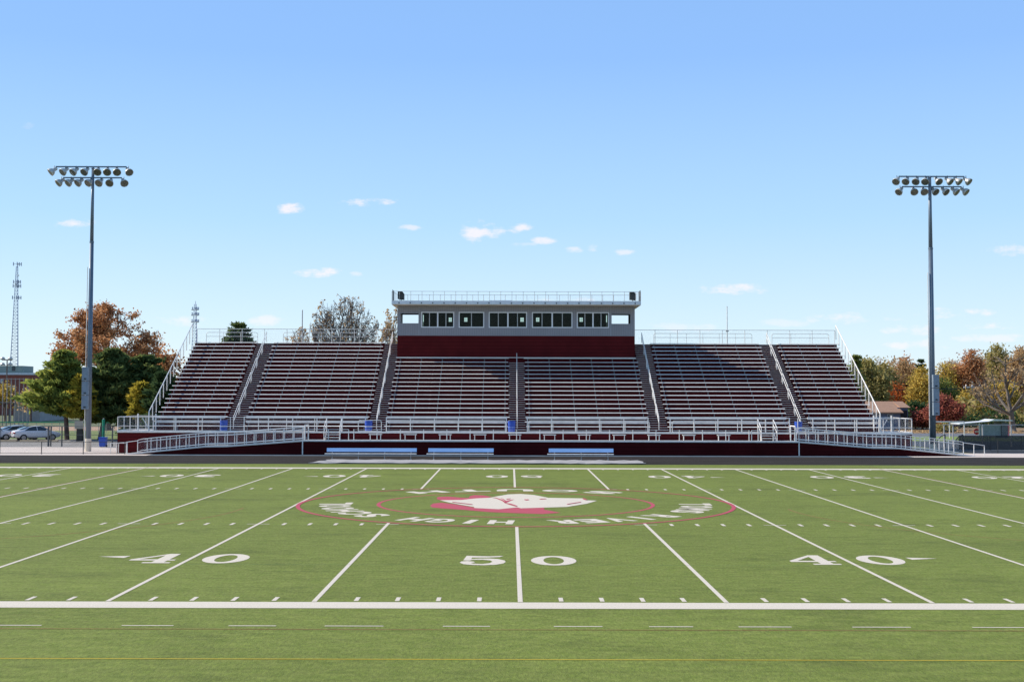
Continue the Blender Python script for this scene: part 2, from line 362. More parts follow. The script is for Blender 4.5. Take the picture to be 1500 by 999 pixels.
for pi_, pl in enumerate(([(630, 84), (650, 92), (668, 104), (700, 97), (722, 95), (700, 103), (664, 119), (655, 117), (662, 106)], [(668, 92), (700, 88), (690, 94), (672, 97)], [(785, 95), (812, 95), (818, 99), (800, 102), (786, 99)], [(880, 92), (920, 90), (930, 93), (890, 96)], [(575, 84), (600, 84), (640, 97), (668, 112), (658, 118), (640, 104), (600, 88)], [(655, 118), (700, 124), (740, 138), (735, 143), (690, 130)], [(1060, 126), (1150, 112), (1152, 115), (1062, 129)], [(320, 112), (450, 128), (450, 131), (320, 115)],
           [(1168, 88), (1192, 98), (1185, 102), (1160, 93)])):
    rd.flat([tr(pl, *E0)], Z1+.006+.002*pi_)
rd.build('emblem_red', PR, turf)
# lettering
_fc = {}
def glyph(ch, off=.045):
    if (ch, off) in _fc: return _fc[ch, off]
    c = bpy.data.curves.new('g', 'FONT'); c.body = ch; c.size = 1; c.offset = off; c.resolution_u = 3; c.fill_mode = 'FRONT'
    o = bpy.data.objects.new('g', c); COL.objects.link(o)
    me = bpy.data.meshes.new_from_object(o.evaluated_get(bpy.context.evaluated_depsgraph_get()))
    v = [(p.co.x, p.co.y) for p in me.vertices]; f = [tuple(p.vertices) for p in me.polygons]
    bpy.data.objects.remove(o); bpy.data.curves.remove(c); bpy.data.meshes.remove(me)
    xs = [p[0] for p in v]; ys = [p[1] for p in v]; x0, x1, y0, y1 = min(xs), max(xs), min(ys), max(ys)
    v = [((a-x0)/(x1-x0)-.5, (b-y0)/(y1-y0)-.5) for a, b in v]
    _fc[ch, off] = (v, f); return v, f
def put(mb, vf, cx, cy, wd, ht, rot, z=Z1):
    v, f = vf; c, s = math.cos(rot), math.sin(rot)
    mb.add([(cx+a*wd*c-b*ht*s, cy+a*wd*s+b*ht*c, z) for a, b in v], f)
lt = MB(); txt = 'TOMS RIVER HIGH SCHOOL'
for i, ch in enumerate(txt):
    if ch == ' ': continue
    t = -pi*(i+.12)/(len(txt)-.76); px, py = 7.55*math.cos(t), CY+7.55*math.sin(t)
    put(lt, glyph(ch), px, py, .3 if ch == 'I' else .92, 1.35, t-pi/2)
for i, ch in enumerate('SOUTH'):
    t = pi/2-R(34)+i*R(17.); px, py = 7.35*math.cos(t), CY+7.35*math.sin(t)
    put(lt, glyph(ch), px, py, 1.75, 1.3, t+pi/2)
lt.build('circle_lettering', PW, turf)
def norm(loops):
    P = [p for l in loops for p in l]; x0, x1 = min(p[0] for p in P), max(p[0] for p in P); y0, y1 = min(p[1] for p in P), max(p[1] for p in P)
    L = [[((a-x0)/(x1-x0)-.5, (b-y0)/(y1-y0)-.5) for a, b in l] for l in loops]
    m = MB().flat(L, 0); return [(v[0], v[1]) for v in m.v], m.f
ell = lambda rx, ry, n=28: [(rx*math.cos(2*pi*i/n), ry*math.sin(2*pi*i/n)) for i in range(n)]
DIG = {'0': norm([ell(.5, .5), ell(.225, .37)[::-1]]),
 '5': norm([tr([(195, 232), (430, 238), (578, 233), (540, 246), (400, 252), (252, 252), (240, 268), (330, 263), (430, 262), (520, 268), (590, 285), (600, 300), (580, 316), (500, 331), (380, 338), (250, 335), (160, 325), (120, 308), (140, 295), (200, 290), (270, 297), (280, 305), (235, 312), (270, 320), (350, 323), (430, 315), (465, 298), (440, 284), (360, 276), (250, 278), (225, 286), (158, 283)], 660, 780, 7.5)]),
 '4': norm([[(.62, 1), (.85, 1), (.85, .38), (1, .38), (1, .28), (.85, .28), (.85, .1), (1, .1), (1, 0), (.4, 0), (.4, .1), (.58, .1), (.58, .28), (0, .28), (0, .4)], [(.58, .40), (.18, .40), (.58, .82)]]),
 '3': glyph('3', .05), '2': glyph('2', .05)}
def number(tens, k, near):
    x = k*5*YD; m = MB(); cy = (6.85 if k == 0 else 7.12) if near else 41.85; r = 0 if near else pi
    l, rr = (tens, '0') if near else ('0', tens)
    for ch, sx_ in ((l, -1), (rr, 1)):
        put(m, DIG[ch], x+sx_*.98, cy, 1.26, 1.95, r)
    if k:
        s_ = 1 if k > 0 else -1; xa = x+s_*1.84; q = .30 if near else -.30
        m.add([(xa, cy+q+.22, Z1), (xa+s_*.06, cy+q-.22, Z1), (xa+s_*.85, cy+q+(.05 if near else -.05), Z1)], [(0, 1, 2)])
    m.build('yard_number', PW, turf)
for t_, k in (('5', 0), ('4', -2), ('4', 2)): number(t_, k, True)
for t_, k in (('5', 0), ('4', -2), ('4', 2), ('3', -4), ('3', 4), ('2', -6), ('2', 6)): number(t_, k, False)

# track, aprons, kerb
TR = mat('track_surface', (.034, .028, .024), .95, 0, .2, .4, spec=.08, stretch=(.4, 1.4, 1))
MB().rect(-140, 140, 54.004, 64.6, -.006).build('running_track', TR, kind='structure')
tl = MB()
for k in range(1, 7): tl.rect(-140, 140, 56.2+k*1.22, 56.25+k*1.22, -.002)
tl.build('track_lane_lines', mat('faded_lane_paint', (.085, .085, .085), .8), kind='structure')
MB().box(-130, 130, 53.93, 54.03, -.02, .02).build('turf_edge_kerb', mat('kerb_dark', (.05, .05, .05), .8), kind='structure')
MB().rect(-27.5, 30, 64.604, 66.4, -.004).build('drain_strip', mat('blue_grey_strip', (.10, .13, .16), .9, 0, .2, 1, spec=.1), kind='structure')
MB().rect(-140, -27.5, 64.604, 78.5, -.004).build('concrete_apron', CONC, kind='structure')
MB().rect(30, 140, 64.604, 71, -.003).build('concrete_apron', CONC, kind='structure')
MB().rect(-90, -30.5, 78.504, 97, -.008).build('parking_lot', mat('worn_asphalt', (.26, .24, .22), .9, 0, .14, .5, .3, 12), kind='structure')
MB().rect(37, 140, 71.004, 98, -.008).build('side_road', mat('dark_asphalt', (.04, .045, .05), .8, 0, .2, .4), kind='structure')
MB().rect(-90, -28, 97.004, 126, -.010).build('outfield_grass', mat('outfield_grass', (.15, .19, .05), .95, 0, .2, .3), kind='structure')
MB().rect(-90, -20, 126.004, 146, -.012).build('infield_dirt', mat('infield_dirt', (.42, .27, .17), .95, 0, .12, .3), kind='structure')
MB().rect(28, 140, 98.004, 112, -.010).build('verge_grass', mat('verge_grass', (.17, .23, .04), .95, 0, .2, .4), kind='structure')
MB().rect(28, 170, 112.004, 124, -.012).build('street', mat('street_asphalt', (.13, .13, .14), .9, 0, .1, .4), kind='structure')
MB().rect(20, 200, 124.004, 330, -.014).build('leaf_strewn_ground', mat('leaf_litter', (.24, .15, .07), .95, 0, .35, .5), kind='structure')
# pale mat by the benches
sm = MB(); n = 40; xs = [-13.6+i*22.3/n for i in range(n+1)]
ys = [54.35, 54.9, 55.8, 56.7, 57.6, 58.3]
random.seed(3)
for j, y in enumerate(ys):
    for i, x in enumerate(xs):
        e = 1.2*(j/5) if i == 0 else 0
        sm.v.append((x+e+(0 if 0 < i < n else random.uniform(-.1, .1)), y+random.uniform(-.05, .05), .03+random.uniform(0, .05)+.05*math.sin(x*1.7+j)**2*(0 < j < 5)))
for j in range(5):
    for i in range(n): a = j*(n+1)+i; sm.f.append((a, a+1, a+n+2, a+n+1))
o = sm.build('ground_tarp', mat('pale_tarp', (.36, .33, .31), .8, 0, .16, 1.2, .3, 6), label='long pale grey tarp laid flat on the track edge in front of the team benches', cat='tarp')
md = o.modifiers.new('s', 'SOLIDIFY'); md.thickness = .03
# ================================================================ grandstand
Y0, T, RISE, ZS = 71.3, .61, .3545, 3.17      # row 0 front, tread, rise, seat height of row 0
XL, XR = -28.45, 28.95
rowY = lambda k: Y0+k*T
seatZ = lambda k: ZS+k*RISE
deckZ = lambda k: seatZ(k)-.42
KF, KT, KM = -3, 17, 13
PFZ, LDZ = 1.68, 1.08                        # walkway level, lower deck level
YLD, YPF = 66.5, 68.4                        # front of lower deck, front of walkway
gs = empty('grandstand', (0, 68.4, 0), 'wide maroon and aluminium grandstand with six blocks of bench rows facing the field', 'grandstand')
def stepped(x0, x1, k0, k1, th=.04):
    m = MB()
    for k in range(k0, k1+1):
        zf = deckZ(k) if k > KF else PFZ; y = rowY(k)-.14
        if k > KF: m.box(x0, x1, y-.03, y, deckZ(k-1) if k-1 > KF else PFZ, zf+.0)    # riser
        m.box(x0, x1, y-.03, y+T-.032, zf-th, zf)
    return m
blocks = [(XL, -22.9, KT), (-21.3, -11.5, KT), (-10.1, -.4, KM), (1.0, 10.75, KM), (12.25, 21.9, KT), (23.5, XR, KT)]
aisles = [(-22.9, -21.3, KT), (-11.5, -10.1, KT), (-.4, 1.0, KM-1), (10.75, 12.25, KT), (21.9, 23.5, KT)]
PBX0, PBX1 = -10.12, 10.6
d = stepped(XL, PBX0, KF, KT+1); d.add(*(lambda q: (q.v, q.f))(stepped(PBX1, XR, KF, KT+1))); d.add(*(lambda q: (q.v, q.f))(stepped(PBX0, PBX1, KF, KM)))
d.build('stepped_deck', MAROON, gs)
MB().box(XL, XR, rowY(KT+2)-.14, rowY(KT+2)-.08, deckZ(KT)-.3, deckZ(KT+1)+.02).build('top_riser', MAROON, gs)
# noses
nm = MB()
for x0, x1, kt in blocks:
    for k in range(KF+1, kt+1): nm.box(x0, x1, rowY(k)-.185, rowY(k)-.172, deckZ(k)-.05, deckZ(k)+.004)
# sections
for bi, (x0, x1, kt) in enumerate(blocks):
    nb = max(3, round((x1-x0)/1.83)); xs = [x0+.28+(x1-x0-.56)*i/(nb) for i in range(nb+1)]
    sec = empty('seating_section', ((x0+x1)/2, rowY(KF), PFZ)); sec.parent = gs; sec.location = Vector(((x0+x1)/2, rowY(KF), PFZ))-gs.location
    for x in xs:                                   # one comb-shaped stringer with a riser bracket under every seat
        pf = []
        for k in range(KF, kt+1):
            yk, dk = rowY(k), deckZ(k); pf += [(yk+.06, dk-.36), (yk+.06, seatZ(k)-.05), (yk+.12, seatZ(k)-.05), (yk+.12, dk-.36)]
        pf += [(rowY(kt)+.12, deckZ(kt)-.44), (rowY(KF)+.06, deckZ(KF)-.44)]
        MB().prism(pf, 0, x-.025, x+.025).build('seat_support', BRK, sec)
    for k in range(KF, kt+1):
        s = MB(); e = .07*((k*7+bi*3) % 5-2)/2
        s.prism([(rowY(k)+.01, seatZ(k)-.05), (rowY(k), seatZ(k)-.03), (rowY(k)+.07, seatZ(k)+.014), (rowY(k)+.25, seatZ(k)+.014), (rowY(k)+.27, seatZ(k)-.05)], 0, x0-.02+e, x1+.02+e)
        s.build('bench_seat', ALU if (k+bi) % 3 else ALU2, sec)
    for k, y in ((-1, rowY(-1)), (-2, rowY(-2))):
        zt = seatZ(k)
        MB().box(x0+(.12 if k == -2 else 0), x1-.1, y-.05, y-.015, zt-.15, zt+.05).build('front_plank', ALU2, sec)
# full-width bench under the press box wall
MB().box(PBX0-.1, PBX1+.05, rowY(KM)-.0, rowY(KM)+.25, seatZ(KM)+.02, seatZ(KM)+.07).build('upper_bench', ALU, gs)
# aisles
def rail_pair(m, x, ya, za, yb, zb, ends=True):
    for dz in (.92, .55): m.tube((x, ya, za+dz), (x, yb, zb+dz), .028)
    m.tube((x, ya, za), (x, ya, za+.94), .028); m.tube((x, yb, zb), (x, yb, zb+.94), .028)
for ai, (x0, x1, kt) in enumerate(aisles):
    st = MB()
    for k in range(KF+1, kt+2):
        z = deckZ(k); y = rowY(k)-.14
        st.box(x0, x1, y-.33, y-.034, z-RISE+.003, z-RISE/2)
    stair = st.build('aisle_stair', MAROON, gs)
    ed = MB()
    for k in range(KF+1, kt+2):
        z = deckZ(k); y = rowY(k)-.14
        ed.box(x0+.03, x1-.03, y-.345, y-.333, z-RISE/2-.018, z-RISE/2+.006)
        ed.box(x0+.03, x1-.03, y-.045, y-.033, z-.02, z+.006)
    ed.build('step_edges', ALU, stair)
    xc = (x0+x1)/2
    if ai == 2:
        segs = [(j, j+3.5) for j in (-2.4, 1.5, 5.3, 9.1)]
    else: segs = [(-2.6+j*3.6, -2.6+j*3.6+3.1) for j in range(6)]
    for a, b in segs:
        b = min(b, kt+1.2); h = MB()
        rail_pair(h, xc, rowY(a)-.1, deckZ(a)+.05, rowY(b)-.1, deckZ(b)+.05)
        h.build('aisle_handrail', GALVW, stair)
# walkway platform, lower deck and maroon front walls
PX0, PX1 = -30.86, 31.1; LX0, LX1 = -16.1, 21.82
MB().box(PX0, PX1, YPF, rowY(KF)-.14-.03, PFZ-.1, PFZ).build('walkway_deck', ALU2, gs)
MB().box(PX0, XL-.05, rowY(KF)-.17+.003, 73.2, PFZ-.1, PFZ).build('walkway_deck', ALU2, gs)
MB().box(XR+.05, PX1, rowY(KF)-.17+.003, 73.2, PFZ-.1, PFZ).build('walkway_deck', ALU2, gs)
MB().box(PX0-.02, PX1+.02, YPF-.05, YPF-.003, PFZ-.09, PFZ+.04).build('walkway_edge', GALVW, gs)
MB().box(PX0, PX1, YPF+.02, YPF+.08, 0, PFZ-.10).build('walkway_wall', MAROONW, gs)
for x in (PX0, PX1-.06): MB().box(x, x+.06, YPF+.09, 73.1, 0, PFZ-.1).build('end_wall', MAROONW, gs)
MB().box(LX0, LX1, YLD, YPF-.053, LDZ-.09, LDZ).build('lower_deck', ALU2, gs)
MB().box(LX0, LX1, YLD-.05, YLD-.003, LDZ-.08, LDZ+.03).build('lower_deck_edge', GALVW, gs)
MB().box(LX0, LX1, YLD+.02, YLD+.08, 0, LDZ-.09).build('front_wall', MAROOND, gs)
for x in (LX0, LX1): MB().box(x-.04, x+.04, YLD-.055, YLD+.019, 0, LDZ-.082).build('wall_post', GALVW, gs)
# end triangle closures of the stand (open steelwork behind them)
sf = MB()
for x in np.linspace(XL+.1, XR-.1, 9):
    sf.tube((x, rowY(0), deckZ(0)-.25), (x, rowY(KT+1), deckZ(KT+1)-.25), .09, n=4)
    for k in (1, 6, 11, 16): sf.tube((x, rowY(k), 0), (x, rowY(k), deckZ(k)-.3), .08, n=4)
    for k in (1, 6, 11): sf.tube((x, rowY(k), .3), (x, rowY(k+5), deckZ(k+5)-.6), .04, n=4)
for k in (1, 6, 11, 16): sf.tube((XL, rowY(k), deckZ(k)-.4), (XR, rowY(k), deckZ(k)-.4), .06, n=4)
sf.build('support_frame', GALV, gs)
# stringer plates at the two ends
for x in (XL-.03, XR+.0):
    MB().prism([(rowY(-2), PFZ), (rowY(KT+2), deckZ(KT+1)-.05), (rowY(KT+2), deckZ(KT+1)-.45), (rowY(-1)+.3, PFZ)], 0, x, x+.03).build('end_stringer', MAROON, gs)
# railings: runs of posts and pipes
def railing(parent, name, pts, h, posts, rails, r=.028, screen=None, postr=None, m=GALVW, postm=None):
    """pts: base line; posts: fractions along it; rails: heights"""
    t = MB(); L = [0]
    for a, b in zip(pts[:-1], pts[1:]): L.append(L[-1]+(Vector(b)-Vector(a)).length)
    def pt(f):
        s = f*L[-1]
        for i in range(len(pts)-1):
            if s <= L[i+1]+1e-6: return Vector(pts[i]).lerp(Vector(pts[i+1]), (s-L[i])/(L[i+1]-L[i]))
        return Vector(pts[-1])
    for z in rails: t.path([(p[0], p[1], p[2]+z) for p in pts], r)
    o = t.build(name, m, parent)
    for f in posts:
        p = pt(f); MB().tube(p, p+Vector((0, 0, h)), postr or r*1.05).build('post', postm or m, o)
    if screen:
        s = MB()
        for a, b in zip(pts[:-1], pts[1:]): s.add([(a[0], a[1], a[2]+.06), (b[0], b[1], b[2]+.06), (b[0], b[1], b[2]+h-.03), (a[0], a[1], a[2]+h-.03)], [(0, 1, 2, 3)])
        s.build('wire_mesh', screen, o)
    return o
lin = lambda n: [i/n for i in range(n+1)]
# back railing with inner guard panels
YB = rowY(KT+2)-.02; ZB = deckZ(KT+1)
railing(gs, 'back_railing', [(XL, YB, ZB), (PBX0-.15, YB, ZB)], 1.32, lin(9), [1.32], .026, CHAIN)
railing(gs, 'back_railing', [(PBX1+.15, YB, ZB), (XR, YB, ZB)], 1.32, lin(9), [1.32], .026, CHAIN)
for x0, x1 in ((-27.5, -22.9), (-20.6, -12.1), (12.6, 21.4), (23.2, 28.3)):
    y = YB-.5
    o = MB().path([(x0, y, ZB-.2), (x0, y, ZB+.86), (x0+.14, y, ZB+.98), (x1-.14, y, ZB+.98), (x1, y, ZB+.86), (x1, y, ZB-.2)], .024)
    o.tube((x0, y, ZB+.62), (x1, y, ZB+.62), .022)
    g_ = o.build('guard_panel', GALVW, gs); n_ = round((x1-x0)/1.55)
    for i in range(1, n_): MB().tube((x0+(x1-x0)*i/n_, y, ZB-.2), (x0+(x1-x0)*i/n_, y, ZB+.97), .02).build('post', GALVW, g_)
for x in (XL-.42, XR+.12):
    railing(gs, 'side_railing', [(x, 69.9, 1.9), (x, YB, 9.62)], 1.28, lin(13), [1.28], .045, CHAIN, .035)
for x in (XL-.42, XR+.12): MB().tube((x, 69.9, PFZ), (x, 69.9, 3.15), .05).build('side_railing_post', GALVW, gs)
# walkway front guard rail
yr = YPF+.06
for x0, x1, a in ((PX0, -15.5, 0), (22.2, PX1, 0)):
    n_ = round((x1-x0)/2.35); railing(gs, 'walkway_railing', [(x0, yr, PFZ), (x1, yr, PFZ)], 1.12, lin(n_), [1.12, .42, .06], .026, CHAIN)
for x0, x1 in ((-12.1, -10.3), (-9.9, -.6), (1.2, 10.6), (12.4, 19.2)):
    n_ = max(1, round((x1-x0)/1.8))
    o = MB().path([(x0, yr, PFZ), (x0, yr, PFZ+.8), (x0+.1, yr, PFZ+.9), (x1-.1, yr, PFZ+.9), (x1, yr, PFZ+.8), (x1, yr, PFZ)], .026).tube((x0, yr, PFZ+.42), (x1, yr, PFZ+.42), .022).tube((x0, yr, PFZ+.07), (x1, yr, PFZ+.07), .026)
    g_ = o.build('walkway_railing', GALVW, gs)
    for i in range(1, n_): MB().tube((x0+(x1-x0)*i/n_, yr, PFZ), (x0+(x1-x0)*i/n_, yr, PFZ+.9), .026).build('post', GALVW, g_)
# front row guard posts carrying the planks
for x0, x1, kt in blocks:
    n_ = max(3, round((x1-x0)/1.8)); o = MB().tube((x0+.1, rowY(-3)-.12, PFZ+1.13), (x1-.15, rowY(-3)-.12, PFZ+1.13), .03)
    g_ = o.build('front_row_railing', GALVW, gs)
    for i in range(n_+1):
        x = x0+.1+(x1-x0-.25)*i/n_; MB().box(x-.035, x+.035, rowY(-3)-.15, rowY(-3)-.09, PFZ, PFZ+1.16).build('post', GALVW, g_)
# walkway ends: gate frames
for s_, x0 in ((1, PX0), (-1, PX1)):
    for dx in (1.15, 2.55): MB().tube((x0+s_*dx, yr+1.4, PFZ), (x0+s_*dx, yr+1.4, PFZ+1.35), .06).build('gate_post', GALVW, gs)
    MB().tube((x0+s_*1.5, yr+1.4, PFZ+1.), (x0+s_*2.1, yr+1.4, PFZ+.05), .03).build('gate_brace', GALVW, gs)
    railing(gs, 'end_railing', [(x0, yr, PFZ), (x0, 73.1, PFZ)], 1.12, lin(3), [1.12, .06], .03, CHAIN)
    railing(gs, 'end_railing', [(x0, 73.1, PFZ), (x0+s_*2., 73.1, PFZ)], 1.12, lin(2), [1.12, .06], .03, CHAIN)
# lower deck railing
yd = YLD+.05
railing(gs, 'deck_railing', [(LX0+3.9, yd, LDZ), (LX1-3.8, yd, LDZ)], .86, lin(17), [.84], .01, None, .034)
railing(gs, 'deck_railing', [(LX0+.4, yd, LDZ), (LX0+3.5, yd, LDZ)], .84, [0, .5, 1], [.84], .024, None, .032)
railing(gs, 'deck_railing', [(LX1-3.6, yd, LDZ), (LX1-.3, yd, LDZ)], .84, [0, .15, .5, 1], [.84], .024, None, .032)
for x in (-14.6, 19.2):      # little stairs from the lower deck to the walkway
    st = MB()
    for j in range(2): st.box(x, x+1.15, YPF-.75+j*.3, YPF-.45+j*.3, LDZ+.2*(j+1)-.04, LDZ+.2*(j+1))
    for xx in (x+.0, x+1.1): st.prism([(YPF-.8, LDZ), (YPF-.056, LDZ), (YPF-.056, LDZ+.5), (YPF-.2, LDZ+.5)], 0, xx, xx+.05)
    o = st.build('access_stair', ALU2, gs)
    for xx in (x-.03, x+1.18):
        h = MB().path([(xx, YPF-.85, LDZ), (xx, YPF-.85, LDZ+1.0), (xx, YPF+.5, PFZ+1.02), (xx, YPF+.5, PFZ)], .03, 8).tube((xx, YPF-.85, LDZ+.6), (xx, YPF+.5, PFZ+.6), .026)
        h.build('stair_handrail', GALVW, o)
# ---------------------------------------------------------------- access ramps
def ramp(sgn, x0, x1, xe, label, xl0, xl1):
    """x0 top at the deck, x1 where the wall ends at the ground; landing xl0..xl1"""
    rp = empty('access_ramp', (x0, YLD, 0), label, 'ramp', 'access ramps at the two ends of the grandstand')
    zl = .62
    prof = [(x0, LDZ), (xl0, zl+.03), (xl1, zl), (x1, .16), (xe, .02)]
    top = [(x, z) for x, z in prof]; low = [(x, max(z-.1, -.02)) for x, z in reversed(prof)]
    MB().prism(top+low, 1, YLD+.02, YPF-.06).build('ramp_deck', ALU2, rp)
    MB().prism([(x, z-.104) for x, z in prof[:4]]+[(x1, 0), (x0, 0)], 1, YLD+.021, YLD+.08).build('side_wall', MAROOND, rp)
    MB().prism([(x, z+.03) for x, z in prof[:4]]+[(x, z-.07) for x, z in reversed(prof[:4])], 1, YLD-.03, YLD+.017).build('edge_trim', GALVW, rp)
    for yy, hh in ((YLD+.03, 1.0), (YPF-.12, 1.0)):
        pts = [(x, yy, z) for x, z in prof[:4]]+([(xe-.9*sgn, yy, .06)])
        o = railing(rp, 'railing', pts, hh, lin(17) if yy < 67 else [(i+.3)/17 for i in range(17)], [hh, .8, .14], .03, CHAIN)
    MB().path([(xe-.9*sgn, YLD+.03, .06), (xe-.9*sgn, YLD+.03, 1.02), (xe+.7*sgn, YLD+.03, .82), (xe+.7*sgn, YLD+.03, 0)], .03).tube((xe-.1*sgn, YLD+.03, 0), (xe-.1*sgn, YLD+.03, .9), .03).build('end_handrail', GALVW, rp)
    return rp
ramp(-1, LX0-.003, -28.3, -29.6, 'maroon walled ramp rising to the deck from the parking lot side of the grandstand', -21.9, -23.6)
ramp(1, LX1+.003, 33.9, 35.3, 'maroon walled ramp descending toward the dark windscreen fence and autumn trees', 27.5, 29.4)
for x in (LX0+.15, LX1-.25):
    MB().path([(x, YLD+.1, LDZ), (x, YLD+.1, LDZ+1.15), (x, YPF-.2, LDZ+1.15), (x, YPF-.2, LDZ)], .05).build('ramp_gate_frame', GALVW, gs)

# ---------------------------------------------------------------- press box
pb = empty('press_box', (0, 79.4, 0), 'long grey press box with white window frames above a maroon wall on the grandstand', 'press box')
YF, YK = 79.4, 82.6; ZR, ZG, ZT = 7.363, 9.72, 12.33
MB().box(PBX0, PBX1, YF, YF+.1, ZR, ZG).build('lower_wall', MAROONW, pb)
for x in (PBX0, PBX1-.1): MB().box(x, x+.1, YF+.103, YK, ZR-1.5, ZG).build('lower_side_wall', MAROONW, pb)
def wall_with_holes(y0, y1, x0, x1, z0, z1, holes):
    m = MB(); xs = sorted({x0, x1}|{h[0] for h in holes}|{h[1] for h in holes})
    for a, b in zip(xs[:-1], xs[1:]):
        zs = [(h[2], h[3]) for h in holes if h[0] <= a+1e-6 and h[1] >= b-1e-6]
        if not zs: m.box(a, b, y0, y1, z0, z1)
        else: m.box(a, b, y0, y1, z0, zs[0][0]); m.box(a, b, y0, y1, zs[0][1], z1)
    return m
win = [(-8.04, -5.16, 4, 3), (-4.77, -2.54, 2, 0), (-2.15, 1.2, 4, None), (1.62, 5.16, 4, 0), (5.54, 8.36, 4, 0)]
WZ0, WZ1 = 10.42, 11.8
OZ0, OZ1 = 10.80, 11.66
fh = [(a, b, WZ0, WZ1) for a, b, _, _ in win]+[(-9.86, -8.28, OZ0, OZ1), (8.58, 10.2, OZ0, OZ1)]
wall_with_holes(YF-.02, YF+.1, PBX0, PBX1, ZG+.003, ZT, fh).build('front_wall', GREYS, pb)
stick = [(657.3, 661.8), (680, 684.6), (762.3, 767.2), (785.3, 790), (849, 853.8)]
bh = []
for a, b in stick:
    xa, za = at(a, 471.3, YK); xb, zb = at(b, 465.3, YK); bh.append((xa, xb, za, zb))
bh += [(-9.95, -8.05, 10.6, 11.75), (8.35, 10.35, 10.55, 11.75)]
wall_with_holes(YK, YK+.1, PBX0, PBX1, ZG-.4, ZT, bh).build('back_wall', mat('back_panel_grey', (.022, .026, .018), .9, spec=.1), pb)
for i, (xa, xb, za, zb) in enumerate(bh[:5]):
    xm = (xa+xb)/2; MB().box(xm-.012, xm+.012, YK+.02, YK+.05, za, zb).box(xa, xb, YK+.051, YK+.07, (za+zb)/2-.012, (za+zb)/2+.012).build('rear_window_bar', WHITE, pb)
for x in (PBX0, PBX1-.1): MB().box(x, x+.1, YF+.103, YK-.003, ZG+.003, ZT).build('side_wall', GREYS, pb)
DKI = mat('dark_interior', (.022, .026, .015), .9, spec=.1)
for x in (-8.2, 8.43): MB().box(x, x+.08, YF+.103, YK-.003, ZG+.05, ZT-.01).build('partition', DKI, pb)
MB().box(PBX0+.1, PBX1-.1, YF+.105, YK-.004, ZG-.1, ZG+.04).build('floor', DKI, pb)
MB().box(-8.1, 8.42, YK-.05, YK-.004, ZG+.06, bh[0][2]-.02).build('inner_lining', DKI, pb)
MB().box(-8.1, 8.42, YF+.5, YF+1.2, 10.2, 10.28).build('work_counter', mat('counter_wood', (.16, .13, .09), .6), pb)
GL = bpy.data.materials.new('window_glass'); GL.use_nodes = True; nt = GL.node_tree; nt.nodes.clear()
o_ = N(nt, 'ShaderNodeOutputMaterial'); tr_ = N(nt, 'ShaderNodeBsdfTransparent'); tr_.inputs[0].default_value = (.80, .86, .78, 1); gl_ = N(nt, 'ShaderNodeBsdfGlossy'); gl_.inputs['Roughness'].default_value = .03
fr_ = N(nt, 'ShaderNodeFresnel'); fr_.inputs[0].default_value = 1.22; mx_ = N(nt, 'ShaderNodeMixShader')
nt.links.new(fr_.outputs[0], mx_.inputs[0]); nt.links.new(tr_.outputs[0], mx_.inputs[1]); nt.links.new(gl_.outputs[0], mx_.inputs[2]); nt.links.new(mx_.outputs[0], o_.inputs[0])
for a, b, n_, st in win:
    fr = MB(); e = .085; y0, y1 = YF-.05, YF+.04
    fr.box(a, b, y0, y1, WZ0, WZ0+e).box(a, b, y0, y1, WZ1-e, WZ1).box(a, a+e, y0+.003, y1, WZ0+e, WZ1-e).box(b-e, b, y0+.003, y1, WZ0+e, WZ1-e)
    if n_ == 4: fr.box((a+b)/2-.06, (a+b)/2+.06, y0+.003, y1, WZ0+e, WZ1-e)
    wn = fr.build('window', WHITE, pb)
    ms = MB()
    for i in range(n_):
        if n_ == 4 and i == 2 or i == 0: continue
        x = a+(b-a)*i/n_; ms.box(x-.032, x+.032, y0+.02, y1, WZ0+e, WZ1-e)
    ms.build('sash', mat('grey_sash', (.42, .43, .43), .5), wn)
    MB().box(a+.05, b-.05, YF+.045, YF+.055, WZ0+.05, WZ1-.05).build('pane', GL, wn)
for x in (-8.22, 8.5): MB().box(x-.02, x+.02, YF-.035, YF-.022, ZG+.01, ZT-.01).build('corner_trim', mat('grey_trim', (.33, .35, .38), .5), pb)
ofr = MB()
for a, b, z0, z1 in fh[5:]: ofr.box(a-.02, b+.02, YF-.04, YF-.022, z1, z1+.03).box(a-.02, b+.02, YF-.04, YF-.022, z0-.03, z0)
ofr.build('opening_trim', mat('grey_trim', (.33, .35, .38), .5), pb)
RX0, RX1, RY0 = -10.5, 11.0, 78.25
MB().box(RX0, RX1, RY0, YK+.35, ZT+.003, ZT+.05).build('soffit', mat('soffit', (.62, .52, .40), .6), pb)
MB().box(RX0-.02, RX1+.02, RY0-.02, YK+.37, ZT+.053, ZT+.36).build('roof', mat('roof_fascia', (.66, .68, .72), .45, .2, .06), pb)
fx = MB()
for i in range(22):
    x = RX0+.62+i*(RX1-RX0-1.1)/21; fx.box(x-.05, x+.05, RY0-.06, RY0-.022, ZT+.1, ZT+.22)
fx.build('fascia_brackets', mat('dark_bracket', (.12, .13, .15), .5), pb)
RZ = ZT+.36
NB = 20
railing(pb, 'roof_railing', [(RX0, RY0, RZ-.2), (RX1, RY0, RZ-.2)], 1.0, [(i*(RX1-RX0-1.1)/21+.66)/(RX1-RX0) for i in range(0, 22)], [1.0], .018, None, .018, GALV)
railing(pb, 'roof_railing', [(RX0, YK+.3, RZ), (RX1, YK+.3, RZ)], .9, lin(22), [.9], .02, CHAIN, .022, GALV)
for x in (RX0, RX1): railing(pb, 'roof_railing', [(x, RY0, RZ-.2), (x, YK+.3, RZ)], .98, lin(3), [.98], .02, CHAIN, .02, GALV)
